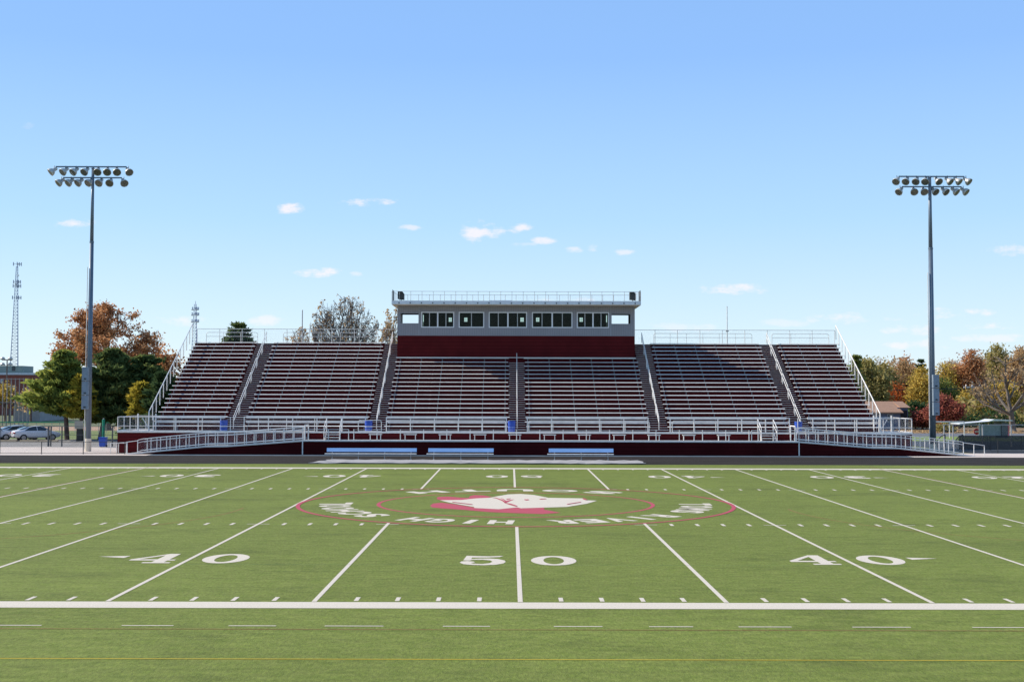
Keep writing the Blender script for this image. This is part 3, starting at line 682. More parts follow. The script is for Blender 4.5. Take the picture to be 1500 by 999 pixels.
MB().box(-2.1, -.1, 80.2, 81.4, RZ+.003, RZ+.2).build('roof_hatch', mat('hatch', (.55, .57, .6), .5), pb, bevel=.02)
MB().box(PBX0+.04, PBX1-.04, YF+.3, YK, ZR-.1, ZR+.02).build('base_floor', MAROON, pb)
# loudspeakers on the two roof corners
def speaker(x, rz, label):
    s = empty('loudspeaker', (x, RY0+.55, RZ), label, 'loudspeaker', 'loudspeakers on the press box roof corners')
    m = MB(); w_ = .27
    m.prism([(x-w_, RZ+.16), (x+w_, RZ+.1), (x+w_, RZ+.62), (x+.12, RZ+.82), (x-w_, RZ+.84)], 1, RY0+.2, RY0+.85); m.build('cabinet', DARK, s, bevel=.03)
    MB().tube((x, RY0+.5, RZ-.02), (x, RY0+.5, RZ+.14), .05).build('stand', GALV, s)
    MB().box(x-.2, x+.2, RY0+.17, RY0+.195, RZ+.18, RZ+.6).build('grille', mat('grille', (.05, .05, .05), .7), s); return s
speaker(-9.75, 0, 'dark loudspeaker on the roof corner above the camera opening nearest the bare brown tree')
s2 = speaker(10.35, 0, 'dark loudspeaker on the roof corner farthest from the bare brown tree'); 
for x, dx in ((RX0+.03, .75), (RX1-.03, -.75)):
    t = tag(MB().add([(x, RY0+.1, RZ), (x, RY0+1.6, RZ), (x, RY0+1.6, RZ+.95), (x, RY0+.1, RZ+.95), (x+.03, RY0+.1, RZ), (x+.03, RY0+1.6, RZ), (x+.03, RY0+1.6, RZ+.95), (x+.03, RY0+.1, RZ+.95)], [(0, 1, 2, 3), (4, 5, 6, 7), (0, 1, 5, 4), (1, 2, 6, 5), (2, 3, 7, 6), (3, 0, 4, 7)]).build('roof_side_panel', mat('dark_panel', (.06, .065, .07), .5, .3), pb))
# ---------------------------------------------------------------- benches on the lower deck
def deck_bench(x):
    b = empty('companion_bench', (x, 67.3, LDZ), None, 'bench', 'small aluminium benches along the lower deck')
    MB().box(x-.5, x+.5, 67.15, 67.4, LDZ+.41, LDZ+.47).build('seat', GALVW, b)
    for s_ in (-1, 1): MB().box(x+s_*.4-.025, x+s_*.4+.025, 67.2, 67.35, LDZ, LDZ+.41).build('leg', GALVW, b)
    return b
cb0 = None
ordn = ['first', 'second', 'third', 'fourth', 'fifth', 'middle', 'fifth', 'fourth', 'third', 'second', 'first']
for i in range(11):
    xp = 550+i*51.0; x, _ = at(xp, 640, 67.3)
    if cb0 is None: cb0 = b = deck_bench(0)
    else: b = copy_tree(cb0)
    b.location = (x, 67.3, LDZ)
    b['label'] = 'small aluminium lower deck bench in the middle of the row of eleven' if i == 5 else f"small aluminium lower deck bench, {ordn[i]} from the {'left' if i < 5 else 'right'} end of its row"
# team benches by the track
def team_bench(x0, x1, label, nl, cat='bench'):
    y = 59.; xc = (x0+x1)/2
    b = empty('team_bench', (xc, y, 0), label, cat, 'long team benches beside the track')
    MB().box(x0-.1, x1, y-.15, y+.12, .40, .46).build('seat', mat('pale_bench_board', (.85, .82, .78), .5), b, bevel=.006)
    MB().prism([(y+.20, .56), (y+.24, .56), (y+.30, .82), (y+.26, .82)], 0, x0, x1).build('backrest', mat('sky_tinted_aluminium', (.42, .58, .82), .3, .45, .05, 1), b)  # sky reflection painted into the backrest as a blue base colour
    for i in range(nl):
        x = x0+.4+(x1-x0-.8)*i/(nl-1)
        m = MB().tube((x, y, 0), (x, y, .41), .03).tube((x, y, .38), (x, y+.25, .5), .022).tube((x, y+.22, .45), (x, y+.28, .78), .022); m.box(x-.06, x+.06, y-.2, y+.3, 0, .03)
        m.build('leg', GALV, b)
    return b
xs_ = [at(x, 665, 59.)[0] for x in (478, 610, 627, 723, 804, 899)]
team_bench(xs_[0], xs_[1], 'longest sky-tinted aluminium backed team bench, at the ramp end of the three', 4)
team_bench(xs_[2], xs_[3], 'short sky-tinted aluminium backed team bench between the longest one and the lone one', 3)
team_bench(xs_[4], xs_[5], 'lone sky-tinted aluminium backed team bench set apart from the other two', 3)
# barrels
def barrel(x, y, z, label, h=.86, r=.29):
    b = empty('trash_barrel', (x, y, z), label, 'trash barrel', 'blue plastic trash barrels')
    MB().lathe([(0, .0), (r*.86, .0), (r*.9, .03), (r*.96, h*.3), (r*1.02, h*.33), (r*.98, h*.37), (r*1.0, h*.63), (r*1.06, h*.66), (r*1.02, h*.7), (r*1.05, h*.97), (r*1.09, h), (r*.98, h), (r*.9, h*.6), (0, h*.55)], x, y, z, 20).build('drum', BLUEP, b, smooth=True)
    MB().lathe([(r*1.045, h*.4), (r*1.05, h*.4), (r*1.055, h*.45), (r*1.04, h*.45)], x, y, z, 20).build('band', mat('pale_band', (.25, .35, .6), .5), b)
    return b
for xp, lb in ((328, 'blue trash barrel on the walkway by the first aisle above the long ramp'), (540, 'blue trash barrel by the second aisle, near the small deck stair'), (749.5, 'blue trash barrel at the foot of the center aisle'), (1169.5, 'blue trash barrel behind the gate of the ramp on the autumn tree side')):
    x, _ = at(xp, 622, 68.95); barrel(x, 68.95, PFZ, lb)
x, y = at(151, 648, 78.6)[0], 78.6
b = empty('trash_bin', (x, y, 0), 'square blue recycling bin on the concrete beside the tall light pole', 'trash bin')
MB().prism([(x-.24, .06), (x+.24, .06), (x+.30, .80), (x-.30, .80)], 1, y-.3, y+.3).build('body', BLUEP, b, bevel=.03)
MB().box(x-.33, x+.33, y-.34, y+.34, .803, .86).build('rim', BLUEP, b, bevel=.02)
for s_ in (-1, 1): MB().tube((x+s_*.25-.03, y+.2, .1), (x+s_*.25+.03, y+.2, .1), .1, n=12).build('wheel', BLACK, b)
# ================================================================ light poles
def light_pole(xp, Y, toppx, base, label, ups, dns, boxx, aim):
    x, zt = at(xp, toppx, Y); rb = .215 if xp < 700 else .25
    p = empty('floodlight_pole', (x, Y, 0), label, 'light pole', 'tall floodlight poles beside the grandstand')
    MB().tube((x, Y, base), (x, Y, zt-6), rb, rb*.72, n=20).tube((x, Y, zt-6.0), (x, Y, zt), rb*.66, rb*.5, n=16).build('pole', POLE, p, smooth=True)
    MB().tube((x, Y, 0), (x, Y, base+.02), rb*1.12, n=20).build('base', mat('pale_concrete', (.72, .62, .48), .85, 0, .1, 2), p)
    MB().tube((x, Y, zt-6.05), (x, Y, zt-5.9), rb*.8, n=16).build('collar', POLE, p)
    MB().tube((x, Y, zt-.02), (x, Y, zt+.1), .16, .05, n=12).build('cap', POLE, p)
    for r_, pxs in (('u', ups), ('d', dns)):
        y_ = pxs[0]; xs = [at(q, y_, Y)[0] for q in pxs[1]]; z = at(xp, y_, Y)[1]+.35
        MB().box(min(xs)+.2, max(xs)-.2, Y-.05, Y+.05, z-.05, z+.05).build('crossarm', POLE, p)
        for i, xx in enumerate(xs):
            a = R(aim[0 if r_ == 'u' else 1][i]); d = Vector((math.sin(a*.8)*.88, -math.cos(a*.8)*.88, -.72)).normalized()
            c = Vector((xx, Y-.12, z-.36)); u = d.cross(Vector((0, 0, 1))).normalized(); v = u.cross(d)
            prof = [(0, -.40), (.12, -.40), (.14, -.34), (.14, -.12), (.19, -.08), (.27, .02), (.315, .14), (.33, .25), (.318, .27), (.29, .22), (.18, .08), (0, .03)]
            m = MB(); n = 14; vs = []
            for rr, dd in prof:
                for j in range(n): t = 2*pi*j/n; vs.append(c+d*dd+u*rr*math.cos(t)+v*rr*math.sin(t))
            fs = [(k*n+j, k*n+(j+1) % n, (k+1)*n+(j+1) % n, (k+1)*n+j) for k in range(len(prof)-1) for j in range(n)]
            m.add(vs, fs)
            fl = m.build('floodlight', mat('lamp_housing', (.50, .49, .46), .4, .35, .1), p, smooth=True)
            MB().tube(c-d*.1, c-d*.1+Vector((0, .1, .38)), .03).build('bracket', POLE, fl)
            g = MB(); g.tube(c+d*.215, c+d*.225, .285, n=14); g.build('lens', mat('lamp_glass', (.13, .12, .09), .2, 0, .4, 6), fl)
    for i in range(3):
        zz = at(xp, 538 if xp < 700 else 549, Y)[1]-1.13*i
        bx = MB().box(x-.37+boxx, x+.13+boxx, Y-.62, Y-.3, zz-1.09, zz); b = bx.build('control_box', mat('box_steel', (.20, .25, .31), .5, .2), p, bevel=.01)
        MB().box(x-.2+boxx, x-.02+boxx, Y-.65, Y-.622, zz-.98, zz-.88).build('latch', BLACK, b)
    cd = MB()
    for dx in (-rb-.05,): cd.tube((x+dx, Y-.1, .2), (x+dx, Y-.1, zt-8), .03)
    cd.build('conduit', GALVW, p); return p
light_pole(136.3, 71.0, 247, 1.0, 'tall floodlight pole on a concrete base next to the parking lot and pines', (251, [78, 95, 110, 126, 144, 158, 172, 189]), (267, [89, 103, 117, 132, 147, 162, 182]), -.02,
           ([-75, -50, -45, -30, 10, 15, 25, 50], [-65, -55, -50, -40, -20, 0, 45]))
light_pole(1361.8, 74.5, 260, .6, 'tall floodlight pole rising in front of the crimson tree by the ramp', (265, [1313, 1327, 1341.5, 1355, 1373, 1389, 1402, 1416]), (280, [1317.5, 1338, 1352.5, 1368, 1383, 1398, 1412]), .24,
           ([-55, -50, -45, -35, 25, 55, 60, 60], [-65, -5, 0, 35, 45, 60, 60]))
# thin masts behind the stand
for xp, yp, lb in ((443, 455, 'thin grey mast behind the stand near the bare brown tree'), (1065, 450, 'thin white mast behind the stand on the clear sky side')):
    x, z = at(xp, yp, 84.5)
    m = empty('flag_mast', (x, 84.5, 0), lb, 'mast', 'thin masts behind the grandstand')
    MB().tube((x, 84.5, 0), (x, 84.5, z), .075, .04, n=8).build('shaft', GALVW if xp > 700 else mat('grey_mast', (.3, .27, .28), .5), m)
    MB().tube((x, 84.5, z), (x, 84.5, z+.08), .07, .02, n=8).build('cap', GALV, m)
    MB().box(x-.12, x+.12, 84.4, 84.6, 10.4, 10.52).build('bracket', GALV, m)
# ---------------------------------------------------------------- lattice towers
def tower(xp, Ytop, Y, ybase_px, wb, wt, label, plats, dishes, seg=26):
    x, zt = at(xp, Ytop, Y); steel = mat('tower_steel', (.34, .38, .52), .5, .3)
    t = empty('lattice_tower', (x, Y, 0), label, 'radio tower', 'radio towers far behind')
    m = MB(); r = .13
    cor = lambda f: [Vector((x+(wb+(wt-wb)*f)/2*math.cos(a), Y+(wb+(wt-wb)*f)/2*math.sin(a), zt*f*.97)) for a in (R(200), R(320), R(80))]
    lg = MB()
    for i in range(seg):
        a, b = cor(i/seg), cor((i+1)/seg)
        for j in range(3):
            lg.tube(a[j], b[j], r*(1.25-.6*i/seg)*1.15, n=5); k = (j+1) % 3
            m.tube(a[j], b[k], r*.35, n=4); m.tube(a[j], a[k], r*.35, n=4)
    lg.build('leg_frame', steel, t); m.build('lattice', steel, t)
    MB().tube((x, Y, zt*.96), (x, Y, zt), r*.8, n=6).build('antenna_rod', steel, t)
    for yp, hw in plats:
        z = at(xp, yp, Y)[1]; o = MB()
        for j in range(3):
            a = R(200+j*120); e = Vector((x+hw*math.cos(a), Y+hw*math.sin(a), z)); o.tube((x, Y, z), e, r*.5, n=4)
            tn = Vector((-math.sin(a), math.cos(a), 0))*hw*.6; o.tube(e-tn, e+tn, r*.45, n=4)
            for q in (-1, 0, 1): c = e+tn*q; o.box(c.x-.12, c.x+.12, c.y-.1, c.y+.1, c.z-.6, c.z+.6)
        o.build('antenna_platform', mat('antenna_grey', (.45, .48, .56), .5), t)
    for yp, dx, rr in dishes:
        z = at(xp, yp, Y)[1]; MB().lathe([(0, 0), (rr*.7, .12), (rr, .35), (rr*.97, .4), (0, .3)], x+dx, Y-1, z, 12).build('dish', mat('dish_white', (.6, .6, .62), .5), t, smooth=True)
    return t
tower(25.5, 384, 430, 540, 4.6, .75, 'tall slender lattice tower rising behind the brick building', [(387, 1.35), (413, 1.2), (419, 1.3), (436, 1.45)], [(405, .8, .4), (418, 0, .5)], 40)
tower(286.5, 441, 480, 540, 4.4, 1.0, 'short lattice tower with stacked round platforms behind the corner of the stand', [(452, 1.2), (460, 1.3), (470, 1.3)], [(455, -.9, .7), (455, .9, .7), (463, -1.0, .75), (463, 1.0, .75), (473, -.9, .8), (473, 1., .8)], 30)
# ---------------------------------------------------------------- fences
def fence(name, label, cat, pts, h, posts, rails, screen, m, r=.03, pr=.035, topm=None, group=None):
    f = empty(name, pts[0], label, cat, group); t = MB(); L = [0]
    for a, b in zip(pts[:-1], pts[1:]): L.append(L[-1]+(Vector(b)-Vector(a)).length)
    for z in rails:
        tt = MB().path([(p[0], p[1], p[2]+z) for p in pts], r); tt.build('rail', topm if (topm and z == max(rails)) else m, f)
    for fr in posts:
        s = fr*L[-1]
        for i in range(len(pts)-1):
            if s <= L[i+1]+1e-6:
                p = Vector(pts[i]).lerp(Vector(pts[i+1]), (s-L[i])/(L[i+1]-L[i])); break
        MB().tube(p, p+Vector((0, 0, h)), pr).build('post', m, f)
    s = MB()
    for a, b in zip(pts[:-1], pts[1:]): s.add([(a[0], a[1], a[2]+.04), (b[0], b[1], b[2]+.04), (b[0], b[1], b[2]+h-.02), (a[0], a[1], a[2]+h-.02)], [(0, 1, 2, 3)])
    if screen: s.build('wire_mesh', screen, f)
    return f
X = lambda xp, Y: at(xp, 600, Y)[0]
fence('chain_link_fence', 'low black fence along the track edge in front of the floodlight pole', 'fence', [(X(-60, 66.2), 66.2, 0), (X(184, 66.2), 66.2, 0)], .95, lin(4), [.93, .08], CHAINB, BLACK, .02, .032)
x0, x1 = X(163, 66.9), X(186, 66.9)
fence('pipe_guard_rail', 'short galvanised pipe rail beside the foot of the long ramp', 'railing', [(x0-.0, 66.9, 0), (x1, 66.9, 0)], .82, [0, .5, 1], [.82], None, GALVW, .03, .03)
fence('chain_link_fence', 'tall dark chain link fence between the parked cars and the concrete apron', 'fence', [(X(-40, 80), 80., 0), (X(74, 80), 80., 0)], 1.75, [.35, .98], [1.73], CHAINB, mat('dark_post', (.07, .075, .08), .5), .03, .085)
fence('chain_link_fence', 'dark chain link fence running past the pine trunks behind the floodlight pole', 'fence', [(X(74, 80), 80.2, 0), (X(90, 80), 80.2, 0), (X(172, 80), 80.2, 0)], 1.75, [0, .165, .5, .74, .92], [1.73, 1.0], CHAINB, mat('dark_post', (.07, .075, .08), .5), .025, .06)
fence('outfield_fence', 'low outfield fence with a bright green top rail behind the parked cars', 'fence', [(X(-60, 143-27), 116, 0), (X(190, 116), 116, 0)], 1.25, lin(22), [1.26], CHAIN, GALV, .075, .035, mat('green_cap', (.01, .20, .10), .4))
fence('backstop_fence', 'high grey backstop fence in front of the low school building', 'fence', [(X(-60, 140), 150, 0), (X(40, 150), 150, 0)], 6.8, lin(9), [6.7, 3.3], CHAINB, mat('dull_post', (.22, .22, .22), .5), .05, .07)
# right-hand fences
xa, xb = X(1396, 84), X(1620, 84); z84 = 0.
fence('chain_link_fence', 'galvanised chain link fence crossing in front of the big bare-limbed tree', 'fence', [(X(1380, 84), 84, 0), (xa, 84, 0.0), (xb, 84, 0)], 2.0, [.01, .065, .245, .42, .60, .8, 1.], [1.98], CHAIN, GALV, .035, .06)
wf = fence('windscreen_fence', 'dark windscreen covered fence beside the foot of the ramp on the tree side', 'fence', [(X(1404, 77), 77., 0), (xb, 77., 0)], 1.22, lin(6), [1.22], WIND, BLACK, .02, .03)
fence('chain_link_fence', 'low black fence along the concrete edge beyond the ramp end on the tree side', 'fence', [(X(1470, 70.5)-3.5, 71.2, 0), (X(1640, 71.2), 71.2, 0)], 1.15, lin(4), [1.13, .1], CHAINB, BLACK, .02, .03)
fence('pipe_guard_rail', 'pale horizontal pipe rail behind the floodlight pole by the crimson tree', 'railing', [(X(1369, 100), 100, 0.2), (X(1412, 100), 100, .2)], 1.75, [0, .5, 1], [1.7], None, GALVW, .07, .05)
# bicycle-rack-like black rails by the pole
sg = empty('black_stair_rail', (X(1385, 82), 82, 0), 'low curved black handrails between the floodlight pole and the fence', 'handrail')
for dx in (0, 1.6): MB().path([(X(1372, 82)+dx, 82, 0), (X(1372, 82)+dx, 82, .6), (X(1378, 82)+dx, 82, 1.0), (X(1384, 82)+dx, 82, 1.15), (X(1384, 82)+dx, 82, 0)], .04).build('rail', BLACK, sg)
# signs
x = X(1430, 112); s = empty('no_entry_sign', (x, 112, 0), 'round red no entry sign with a white bar beside the street', 'road sign')
MB().tube((x, 112, 0), (x, 112, .9), .04).build('post', GALV, s)
MB().tube((x, 111.9, .55), (x, 111.93, .55), .36, n=24).build('plate', mat('sign_red', (.55, .02, .03), .4), s)
MB().box(x-.24, x+.24, 111.87, 111.898, .49, .61).build('bar', WHITE, s)
x = X(1481, 112); s = empty('hydrant', (x, 113, 0), 'small red post by the street near the trunk of the bare-limbed tree', 'hydrant')
MB().lathe([(0, 0), (.2, 0), (.2, .08), (.13, .1), (.13, .9), (.17, .95), (.17, 1.05), (.1, 1.3), (0, 1.35)], x, 113, 0, 12).build('body', mat('red_paint', (.5, .05, .06), .4), s, smooth=True)
MB().tube((x-.24, 113, .75), (x+.24, 113, .75), .06).build('nozzle', mat('pale_cap', (.6, .3, .3), .4), s)
x = X(117, 92); s = empty('field_sign', (x, 92, 0), 'small tan sign board on a dark post between two pine trunks', 'sign')
MB().box(x-.45, x-.05+.45, 91.9, 91.93, 1.2, 1.95).build('board', mat('tan_board', (.42, .36, .28), .7), s); MB().box(x-.28, x+.25, 91.94, 92.3, 0, 1.5).build('post', mat('dark_wood', (.04, .035, .03), .8), s)
x = X(152, 88); s = empty('green_post', (x, 88, 0), 'slim green padded post behind the blue bin', 'post')
MB().tube((x, 88, 0), (x, 88, 2.2), .13, n=10).build('pad', mat('green_pad', (.0, .22, .12), .6), s); MB().tube((x, 88, 2.2), (x, 88, 2.3), .06).build('cap', GALV, s)
# utility pole
x = X(1425, 175); s = empty('utility_pole', (x, 175, 0), 'utility pole with pale crossarm standing among the autumn trees', 'utility pole')
MB().tube((x, 175, 0), (x, 175, 7.0), .16, .11, n=8).build('pole', mat('grey_wood', (.28, .26, .24), .8), s); MB().box(x-1.5, x-1.5+3., 174.85, 174.98, 5.9, 6.15).build('crossarm', mat('pale_arm', (.55, .55, .53), .6), s)
for dx in (-1.1, -.1, 1.1): MB().lathe([(0, 0), (.1, 0), (.12, .15), (.06, .3), (0, .3)], x+dx, 174.9, 6.15, 8).build('insulator', WHITE, s)
wm = MB()
for dz, dy in ((0, 0),): wm.path([(x+(-90)*(1-t)+0*t+dy, 175, 5.8-1.0*math.sin(pi*t)*.6) for t in [i/12 for i in range(13)]], .05, 4)
wm.build('cable', BLACK, s)
# ballfield light
x = X(9, 185); z = at(9, 527, 185)[1]; s = empty('field_light', (x, 185, 0), 'slim brown light standard with twin lamps in front of the brick building', 'light pole')
MB().tube((x, 185, 0), (x, 185, z), .14, .1, n=8).build('pole', mat('brown_pole', (.12, .09, .08), .6), s)
for dz in (0, -1.0):
    for dx in (-.75, .55): MB().lathe([(0, .5), (.25, .45), (.5, .0), (.45, 0), (0, .3)], x+dx, 185, z+dz, 10).build('lamp', mat('lamp_housing'), s, smooth=True)
MB().box(x-.9, x+.8, 184.95, 185.05, z-.1, z+.05).build('crossarm', mat('brown_pole'), s)
# ---------------------------------------------------------------- buildings
BRICK = mat('brick', (.23, .065, .045), .85, 0, .12, 1.2)
def box_building(name, label, x0, x1, Y, dep, z0, z1, wallm, wins, roofm, eave=.0, cat='building'):
    b = empty(name, ((x0+x1)/2, Y, 0), label, cat)
    MB().box(x0, x1, Y, Y+dep, z0, z1).build('wall', wallm, b)
    MB().box(x0-eave, x1+eave, Y-eave, Y+dep+eave, z1+.003, z1+.45).build('roof', roofm, b)
    for wx0, wx1, wz0, wz1 in wins:
        f = MB().box(wx0, wx1, Y-.08, Y-.003, wz0, wz1).build('window', WHITE, b)
        MB().box(wx0+.15, (wx0+wx1)/2-.07, Y-.10, Y-.083, wz0+.15, wz1-.15).box((wx0+wx1)/2+.07, wx1-.15, Y-.10, Y-.083, wz0+.15, wz1-.15).build('pane', mat('dark_pane', (.05, .07, .09), .1), f)
    return b
Yb = 235
P = lambda xp, yp, Y=Yb: at(xp, yp, Y)
x0, x1 = P(-130, 545)[0], P(49, 545)[0]
b = box_building('brick_building', 'dark red brick school building with a pale parapet and rooftop unit', x0, x1, Yb, 22, 0, P(0, 549)[1], BRICK,
    [(P(12, 565)[0], P(16.5, 565)[0], P(0, 572)[1], P(0, 565)[1]), (P(17.5, 565)[0], P(22.5, 565)[0], P(0, 572)[1], P(0, 565)[1]), (P(1, 560)[0], P(5, 560)[0], P(0, 561)[1], P(0, 555)[1])], mat('pale_parapet', (.55, .58, .62), .6), .2)
MB().box(P(-60, 0)[0], P(38.5, 0)[0], Yb+2, Yb+8, P(0, 548)[1], P(0, 535.5)[1]).build('rooftop_unit', mat('teal_grey', (.16, .22, .20), .6), b)
MB().box(P(23, 0)[0], P(28, 0)[0], Yb+1.95, Yb+1.998, P(0, 543)[1], P(0, 536.5)[1]).build('vent', mat('dark_vent', (.04, .05, .05), .6), b)
Yb = 190
b = box_building('low_school_building', 'low brick annex with a white banded roof behind the backstop fence', P(-130, 0)[0], P(32, 0)[0], Yb, 14, 0, P(0, 585.5)[1], BRICK,
    [(P(16, 0)[0], P(21, 0)[0], P(0, 596)[1], P(0, 590)[1]), (P(-12, 0)[0], P(-5, 0)[0], P(0, 596)[1], P(0, 590)[1])], mat('white_band', (.6, .62, .64), .6), .3)
b2 = box_building('gymnasium_annex', 'tan block annex with a dark red trimmed flat canopy behind the outfield', P(-130, 0)[0], P(38, 0)[0], 165, 12, 0, P(0, 599, 165)[1], mat('tan_wall', (.36, .29, .24), .8), [], mat('red_trim', (.16, .03, .035), .6), .5)
for xp in (4, 11, 30): MB().box(P(xp, 0, 165)[0]-.12, P(xp, 0, 165)[0]+.12, 163.9, 164.1, 0, P(0, 599, 165)[1]).build('canopy_post', mat('dark_post'), b2)
MB().box(P(-20, 0, 165)[0], P(-1, 0, 165)[0], 164.9, 164.99, 0, 2.6).build('garage_door', mat('pale_door', (.45, .42, .38), .7), b2)
MB().box(P(32, 0, 178)[0], P(70, 0, 178)[0], 178, 190, 0, P(0, 588, 178)[1]).build('concrete_block_building', mat('grey_block', (.33, .32, .32), .85, 0, .1, 1), None, label='grey block wall building half hidden behind the wide pine', cat='building')
# blue house with brown roof
Yh = 140; Q = lambda xp, yp=0: at(xp, yp, Yh)
h = empty('house', (Q(1295)[0], Yh, 0), 'small blue sided house with a brown shingle roof behind the end of the grandstand', 'house')
zb, ze, zr = 0, Q(0, 602.5)[1]+.0, Q(0, 588)[1]
ze = at(1290, 602.5, Yh)[1]; zr = at(1290, 588, Yh)[1]
SID = ribbed('blue_siding', (.085, .12, .20), 2, .2, .2, .6); SH = mat('brown_shingles', (.33, .19, .12), .85, 0, .12, 3)
xa, xb, xc = Q(1255)[0], Q(1312)[0], Q(1327)[0]
MB().box(xa, xb, Yh, Yh+9, 0, ze).build('wall', SID, h)
MB().prism([(Yh-.4, ze-.1), (Yh+4.5, zr), (Yh+9.4, ze-.1), (Yh+9.4, ze-.25), (Yh+4.5, zr-.2), (Yh-.4, ze-.25)], 0, xa-.4, xb+.3).build('roof', SH, h)
MB().box(xb+.003, xc, Yh+1.2, Yh+8.5, 0, at(1320, 597, Yh)[1]).build('side_wing', SID, h)
MB().prism([(Yh+.9, at(1320, 597, Yh)[1]), (Yh+4.5, zr), (Yh+8.8, at(1320, 597, Yh)[1])], 0, xb+.31, xc+.3).build('wing_roof', SH, h)
MB().box(xb+.3, xc-.1, Yh+1.17, Yh+1.198, 0, 2.6).build('porch_shade_panel', mat('painted_porch_shade', (.02, .02, .025), .9), h)  # flat near-black panel, paints the shade inside the porch
for xp in (1293, 1297.5): 
    wn = MB().box(Q(xp)[0], Q(xp+3.8)[0], Yh-.05, Yh-.003, 1.0, 2.1).build('window', mat('house_frame', (.3, .33, .38), .5), h)
    MB().box(Q(xp)[0]+.06, Q(xp+3.8)[0]-.06, Yh-.07, Yh-.053, 1.08, 2.02).build('pane', mat('dark_pane'), wn)
# field shed / dugout with white curved roof
Ys = 108; Q = lambda xp, yp=0: at(xp, yp, Ys)
s = empty('dugout_shelter', (Q(1445)[0], Ys, 0), 'open grey dugout shelter with a curved white roof edge behind the fence', 'shelter')
xa, xb = Q(1425)[0], Q(1468)[0]; zt = 1.75
MB().box(xa+.2, Q(1459)[0], Ys+.4, Ys+.5, .2, 1.45).build('back_panel', mat('grey_blue_panel', (.19, .22, .23), .6), s)
MB().box(Q(1459)[0]+.02, xb, Ys+.2, Ys+2.5, 0, 1.7).build('side_wall', mat('dark_block', (.10, .10, .105), .8), s)
MB().prism([(xa-2.2, zt-.2), (xa+1, zt+.05), ((xa+xb)/2, zt+.28), (xb+.3, zt+.2), (xb+.5, zt+.1), ((xa+xb)/2, zt+.1), (xa-2.2, zt-.28)], 1, Ys-.2, Ys+2.6).build('roof', mat('white_roof', (.6, .6, .6), .5), s)
MB().box(xa, xa+.1, Ys, Ys+.1, 0, zt-.1).build('post', GALV, s)
# small distant white houses glimpsed through trees
for i, (xp, yp, hw, lb) in enumerate(((1333, 594, 1.1, 'sliver of a white house glimpsed beside the small blue house'), (1455, 595, 1.6, 'pale house half hidden behind the lowest limbs of the bare-limbed tree'))):
    Yq = 215+i*10; x, z = at(xp, yp, Yq)
    hh = empty('distant_house', (x, Yq, 0), lb, 'house', 'pale houses beyond the trees')
    MB().box(x-hw*1.6, x+hw*1.6, Yq, Yq+6, 0, z).build('wall', mat('white_siding', (.6, .6, .6), .7), hh)
    MB().prism([(x-hw*1.8, z), (x+hw*1.8, z), (x, z+1.4)], 1, Yq-.3, Yq+6.3).build('roof', mat('grey_shingle', (.2, .2, .21), .8), hh)

